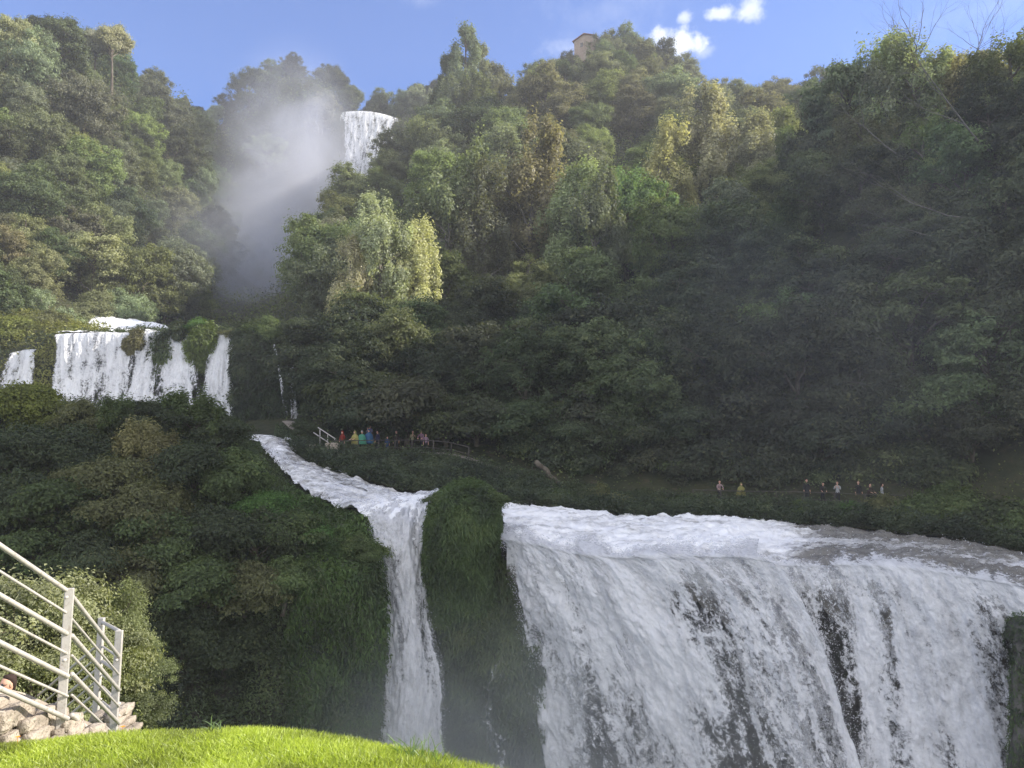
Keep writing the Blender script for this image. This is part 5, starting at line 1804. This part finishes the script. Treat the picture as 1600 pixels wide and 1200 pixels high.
def person(loc, face, pose, label, top, legs=(.03, .03, .04), shoes=(.05, .045, .04), hair=(.03, .02, .015), poncho=None, hood=False, hat=None, pack=None, h=1.72, group=None, glasses=False, scarf=None):
    e = bpy.data.objects.new('person', None)
    COL.objects.link(e)
    e.location = loc
    e.rotation_euler = (0, 0, R(face))
    e.scale = (h / 1.77,) * 3
    e.empty_display_size = .2
    b = bpy.data.objects.new('body', BODY[pose])
    COL.objects.link(b)
    b.parent = e
    if len(BODY[pose].materials) == 0:
        for m in (M_SKIN, cmat((.1, .1, .1)), cmat((.03, .03, .04)), cmat((.05, .045, .04))):
            BODY[pose].materials.append(m)
    for i, c in ((1, top), (2, legs), (3, shoes)):
        b.material_slots[i].link = 'OBJECT'
        b.material_slots[i].material = cmat(c)
    hy = HEADY[pose]
    if hair and not hood:
        shell('hair', [(0, hy - .012, 1.79, .006, .006), (0, hy - .012, 1.785, .04, .05), (0, hy - .02, 1.755, .070, .078), (0, hy - .038, 1.71, .080, .066), (0, hy - .055, 1.65, .079, .048), (0, hy - .062, 1.58, .056, .034)], e, cmat(hair), seed=1, amp=.004)
    if hood:
        shell('hood', [(0, hy - .01, 1.81, .006, .006), (0, hy - .01, 1.80, .05, .06), (0, hy - .02, 1.74, .095, .10), (0, hy - .03, 1.66, .105, .10), (0, hy - .04, 1.57, .10, .09), (0, hy * .9 - .02, 1.49, .13, .11)], e, cmat(poncho or top), seed=2, amp=.006)
    if hat:
        shell('cap', [(0, hy, 1.80, .005, .005), (0, hy, 1.79, .05, .06), (0, hy + .005, 1.75, .086, .105), (0, hy + .02, 1.72, .09, .13), (0, hy + .02, 1.715, .088, .128)], e, cmat(hat), amp=0)
    if poncho:
        y0 = hy * .8
        shell('poncho', [(0, y0, 1.51, .07, .07), (0, y0, 1.47, .15, .13), (0, y0, 1.40, .26, .18), (0, y0 + .02, 1.2, .33, .25), (0, y0 * .6 + .03, .95, .38, .30), (0, y0 * .4 + .03, .66, .42, .33)], e, cmat(poncho), seed=face, amp=.03)
    if pack:
        bm = bmesh.new()
        box_bm(bm, (-.17, hy - .38, .98), (.17, hy - .16, 1.45))
        bm_obj('backpack', bm, (cmat(pack),), e, .05)
    if glasses:
        bm = bmesh.new()
        for sx in (-1, 1):
            bmesh.ops.create_uvsphere(bm, u_segments=12, v_segments=8, radius=1, matrix=__import__('mathutils').Matrix.Translation((sx * .034, hy + .086, 1.668)) @ __import__('mathutils').Matrix.Diagonal((.028, .010, .021, 1)))
            box_bm(bm, (sx * .064 - .003, hy - .01, 1.668), (sx * .064 + .003, hy + .085, 1.674))
        box_bm(bm, (-.01, hy + .09, 1.672), (.01, hy + .097, 1.678))
        bm_obj('sunglasses', bm, (M_DARK,), e)
    if scarf:
        shell('scarf', [(0, hy * .9, 1.565, .07, .07), (0, hy * .9, 1.55, .088, .088), (0, hy * .85, 1.50, .11, .10), (0, hy * .8, 1.47, .10, .09)], e, cmat(scarf), seed=3, amp=.01)
    tag(e, label, 'person', group)
    return e


PATHM = PATH[2]


def on_path(px, back=0.0):
    r = int(round(np.clip(2 + back * 4, 0, 6)))
    a, _ = proj(PATH[r])
    return PATH[r][int(np.argmin(np.abs(a - px)))].copy()


GL = 'visitors on the path by the stream'
person(on_path(533), 160, 'stand', 'person in a red hooded jacket with dark backpack at the path railing', (.42, .05, .03), hood=True, pack=(.02, .02, .025), group=GL)
person(on_path(554), 150, 'lean', 'person in a yellow rain poncho leaning on the path railing', (.5, .45, .16), hood=True, poncho=(.52, .47, .15), legs=(.3, .3, .3), group=GL)
person(on_path(567), 180, 'stand', 'person in a green rain poncho and white cap at the path railing', (.1, .4, .26), poncho=(.10, .42, .27), hat=(.75, .75, .75), group=GL)
person(on_path(577, .2), 175, 'stand', 'person in a blue rain poncho behind the green poncho', (.05, .16, .34), hood=True, poncho=(.05, .17, .36), h=1.8, group=GL)
person(on_path(580, .9) + np.array((0, .3, .45)), 170, 'phone', 'taller person in a lilac shirt behind the blue poncho', (.36, .36, .58), legs=(.03, .03, .05), h=1.85, group=GL)
person(on_path(590, .7), 140, 'stand', 'person in dark blue clothes beside the lilac shirt', (.06, .06, .14), group=GL)
person(on_path(605), 190, 'stand', 'child in a blue jacket at the path railing', (.06, .13, .32), legs=(.05, .1, .26), h=1.25, group=GL)
person(on_path(622, .6), 185, 'stand', 'person in dark brown clothes right of the child', (.07, .045, .04), group=GL)
person(on_path(642, .5), 200, 'phone', 'person in a cream shirt with raised arms on the path', (.5, .46, .26), legs=(.06, .04, .04), group=GL)
person(on_path(656, .2), 170, 'lean', 'person in a pink jacket on the path, left of the two in pink', (.46, .26, .34), group=GL)
person(on_path(668, .1), 190, 'stand', 'shorter person in pale pink on the path, right of the two in pink', (.5, .32, .42), h=1.45, group=GL)
GR = 'visitors on the path behind the wide fall'
person(on_path(1126, .2), 180, 'lean', 'person in white and pink shirt on the path left of the yellow poncho', (.6, .42, .42), h=1.6, group=GR)
person(on_path(1160, .1), 185, 'lean', 'person in a wide yellow rain poncho behind the wide fall', (.45, .4, .12), hood=True, poncho=(.36, .33, .10), h=1.5, group=GR)
person(on_path(1261, .4), 190, 'stand', 'bareheaded person in dark clothes left of the white shirt', (.05, .05, .055), hair=(.12, .05, .03), h=1.8, group=GR)
person(on_path(1283, .3), 170, 'lean', 'stooping person in dark clothes beside the white shirt', (.06, .05, .05), h=1.6, group=GR)
person(on_path(1310, .2), 150, 'phone', 'person with white sleeves above the wide fall', (.7, .7, .7), h=1.72, group=GR)
person(on_path(1337, .5), 180, 'stand', 'bareheaded person in black clothes right of the white sleeves', (.03, .03, .035), hair=(.16, .07, .04), h=1.8, group=GR)
person(on_path(1358, .3), 200, 'lean', 'person in dark brown leaning on the fence near the path end', (.1, .06, .05), h=1.65, group=GR)
person(on_path(1383, .3), 260, 'stand', 'person in a white shirt at the right end of the path', (.72, .72, .74), h=1.68, group=GR)
hp_ = pix(17, 1055, 10.6)
person(hp_ - np.array((0, 0, 1.72)), 150, 'stand', 'person with sunglasses and orange scarf behind the stone wall', (.5, .2, .1), hair=(.07, .04, .03), scarf=(.8, .2, .08), glasses=True)


def fence(label, pxs_, h, mat, off_=.25, rails=(.5, 1.0), pale=None):
    e = bpy.data.objects.new('path_railing', None)
    COL.objects.link(e)
    pts = []
    for px in pxs_:
        a, _ = proj(PATH[0])
        p = PATH[0][int(np.argmin(np.abs(a - px)))].copy()
        pts.append(p)
    O = pts[0].copy()
    e.location = O
    for p in pts:
        part_np('post', cyl(p - np.array((0, 0, .3)), p + np.array((0, 0, h)), .05, 8), e, O, (mat,))
    for r in rails:
        for a, b in zip(pts, pts[1:]):
            part_np('rail', cyl(a + np.array((0, 0, h * r)), b + np.array((0, 0, h * r)), .035, 8), e, O, (mat,))
    tag(e, label, 'railing')
    return e


fence('dark railing along the visitor path above the stream', (524, 536, 562, 590, 618, 646, 674, 702, 730), 1.05, M_DARKRAIL, rails=(.42, .96))
fence('dark railing along the path behind the wide fall', (1080, 1125, 1170, 1215, 1260, 1305, 1350, 1395, 1440), 1.05, M_DARKRAIL, rails=(.45, .96))
e = bpy.data.objects.new('stair_handrail', None)
COL.objects.link(e)
O = pix(524, 712, 62)
e.location = O
for (a, b) in (((497, 668), (523, 685)), ((506, 674), (524, 686)), ((490, 676), (514, 692))):
    part_np('rail', cyl(pix(*a, 63.4), pix(*b, 62.2), .04, 8), e, O, (M_RAIL,))
for (px, yt) in ((500, 671), (512, 679), (523, 685)):
    part_np('post', cyl(pix(px, yt, 62.8), pix(px, yt + 24, 62.8), .04, 8), e, O, (M_RAIL,))
tag(e, 'pale sloping stair handrail left of the red jacket', 'handrail')
for (px, py, Y, s, lb) in ((519, 699, 62, .45, 'pale rock beside the stair handrail'), (484, 701, 62.3, .4, 'brown rock at the left end of the path'), (1336, 797, 53.2, .3, 'small pale rock beside the bright shrub by the river')):
    p = pix(px, py, Y)
    v, f = stone(p - s, p + s * np.array((1.2, 1, .7)), int(px))
    tag(link('rock', np_mesh('rock', v, f), None, (M_STONE,)), lb, 'rock')


# ------------------------------------------------------------------ spray, mist and air
def spray(parent, n, pts_fn, size):
    P = pts_fn(n)
    nn = rand_sphere(n)
    s = size * rng.uniform(.4, 1.4, n)
    o = link('spray', leaf_mesh('spray', P, nn, s * 1.5, s), parent, (M_DROP,))
    o['kind'] = 'stuff'
    return o


def along(P, r0, r1, sig, edge=None):
    def fn(n):
        nv, nu = P.shape[:2]
        r = rng.integers(int(nv * r0), int(nv * r1), n)
        if edge == 'l':
            q = np.clip(np.abs(rng.normal(size=n)) * nu * .05, 0, nu - 1).astype(int)
        elif edge == 'r':
            q = nu - 1 - np.clip(np.abs(rng.normal(size=n)) * nu * .05, 0, nu - 1).astype(int)
        else:
            q = rng.integers(0, nu, n)
        return P[r, q] + rng.normal(size=(n, 3)) * np.array(sig)
    return fn


nvA = 1.0
spray(OA, 16000, along(PA, TOPF * 1.5, 1, (.12, .2, .2)), .03)
spray(OA, 5000, along(PA, TOPF, 1, (.2, .15, .3), 'l'), .03)
spray(OA, 4000, along(PA, TOPF, 1, (.2, .15, .3), 'r'), .03)
spray(OB2, 14000, along(PB, TOPF * 1.5, 1, (.1, .2, .2)), .03)
spray(OCH, 5000, along(PC, .5, 1, (.15, .15, .3), 'l'), .03)
spray(OCH, 5000, along(PC, .5, 1, (.15, .15, .3), 'r'), .03)
spray(OW, 4000, along(PW, .12, .7, (.15, .2, .09)), .035)


def mist(name, c, rad, dens, label, noise=.05, color=(.90, .92, 1.0), rot=None, aniso=.35, contrast=.9):
    bm = bmesh.new()
    bmesh.ops.create_icosphere(bm, subdivisions=3, radius=1)
    m = bpy.data.materials.new(name)
    m.use_nodes = True
    nt = m.node_tree
    nt.nodes.clear()
    tc = N(nt, 'ShaderNodeTexCoord')
    ln = N(nt, 'ShaderNodeVectorMath', operation='LENGTH')
    nt.links.new(tc.outputs['Object'], ln.inputs[0])
    mp = N(nt, 'ShaderNodeMapping')
    mp.inputs['Scale'].default_value = tuple(noise * r for r in rad)
    nt.links.new(tc.outputs['Object'], mp.inputs[0])
    nz = N(nt, 'ShaderNodeTexNoise', i_Scale=1.0, i_Detail=4.0, i_Roughness=.55, i_Distortion=.5)
    nt.links.new(mp.outputs[0], nz.inputs['Vector'])
    fall = remap(nt, ln.outputs['Value'], .15, .98, 1, 0)
    fall = math_n(nt, 'POWER', fall, 1.4)
    nn = remap(nt, nz.outputs['Fac'], .5 - contrast * .25, .5 + contrast * .25, 1 - contrast, 1 + contrast)
    d = math_n(nt, 'MULTIPLY', math_n(nt, 'MULTIPLY', fall, nn), dens)
    pv = N(nt, 'ShaderNodeVolumePrincipled')
    pv.inputs['Color'].default_value = (*color, 1)
    pv.inputs['Anisotropy'].default_value = aniso
    nt.links.new(d, pv.inputs['Density'])
    out = N(nt, 'ShaderNodeOutputMaterial')
    nt.links.new(pv.outputs[0], out.inputs['Volume'])
    o = bm_obj(name, bm, (m,))
    o.location = c
    o.scale = rad
    if rot:
        o.rotation_euler = rot
    return tag(o, label, 'mist', kind='stuff')


mist('mist', pix(458, 300, 235), (34, 32, 58), .048, 'tall pale plume of mist in front of the high fall', .045)
mist('mist', pix(405, 370, 205), (17, 22, 30), .035, 'denser white billow of mist low in the gorge', .06)
mist('mist', pix(385, 430, 160), (32, 28, 27), .028, 'low mist drifting over the rapids above the terrace falls', .07)
mist('mist', pix(830, 1170, 38), (19, 8, 9.5), .060, 'spray mist rising at the foot of the lower falls', .12, (.9, .93, .9))

mist('mist', np.array((27.0, 52.0, 13.0)), (34, 12, 27), .0060, 'thin veil of spray in front of the wood at the right', .08, (.96, .95, .95))

bm = bmesh.new()
box_bm(bm, (-215, -58, -18.6), (215, 360, 205))
m = bpy.data.materials.new('haze')
m.use_nodes = True
nt = m.node_tree
nt.nodes.clear()
pv = N(nt, 'ShaderNodeVolumePrincipled')
pv.inputs['Color'].default_value = (.95, .95, .97, 1)
pv.inputs['Density'].default_value = .00045
pv.inputs['Anisotropy'].default_value = .2
out = N(nt, 'ShaderNodeOutputMaterial')
nt.links.new(pv.outputs[0], out.inputs['Volume'])
tag(bm_obj('haze', bm, (m,)), 'thin bluish haze filling the gorge', 'haze', kind='stuff')
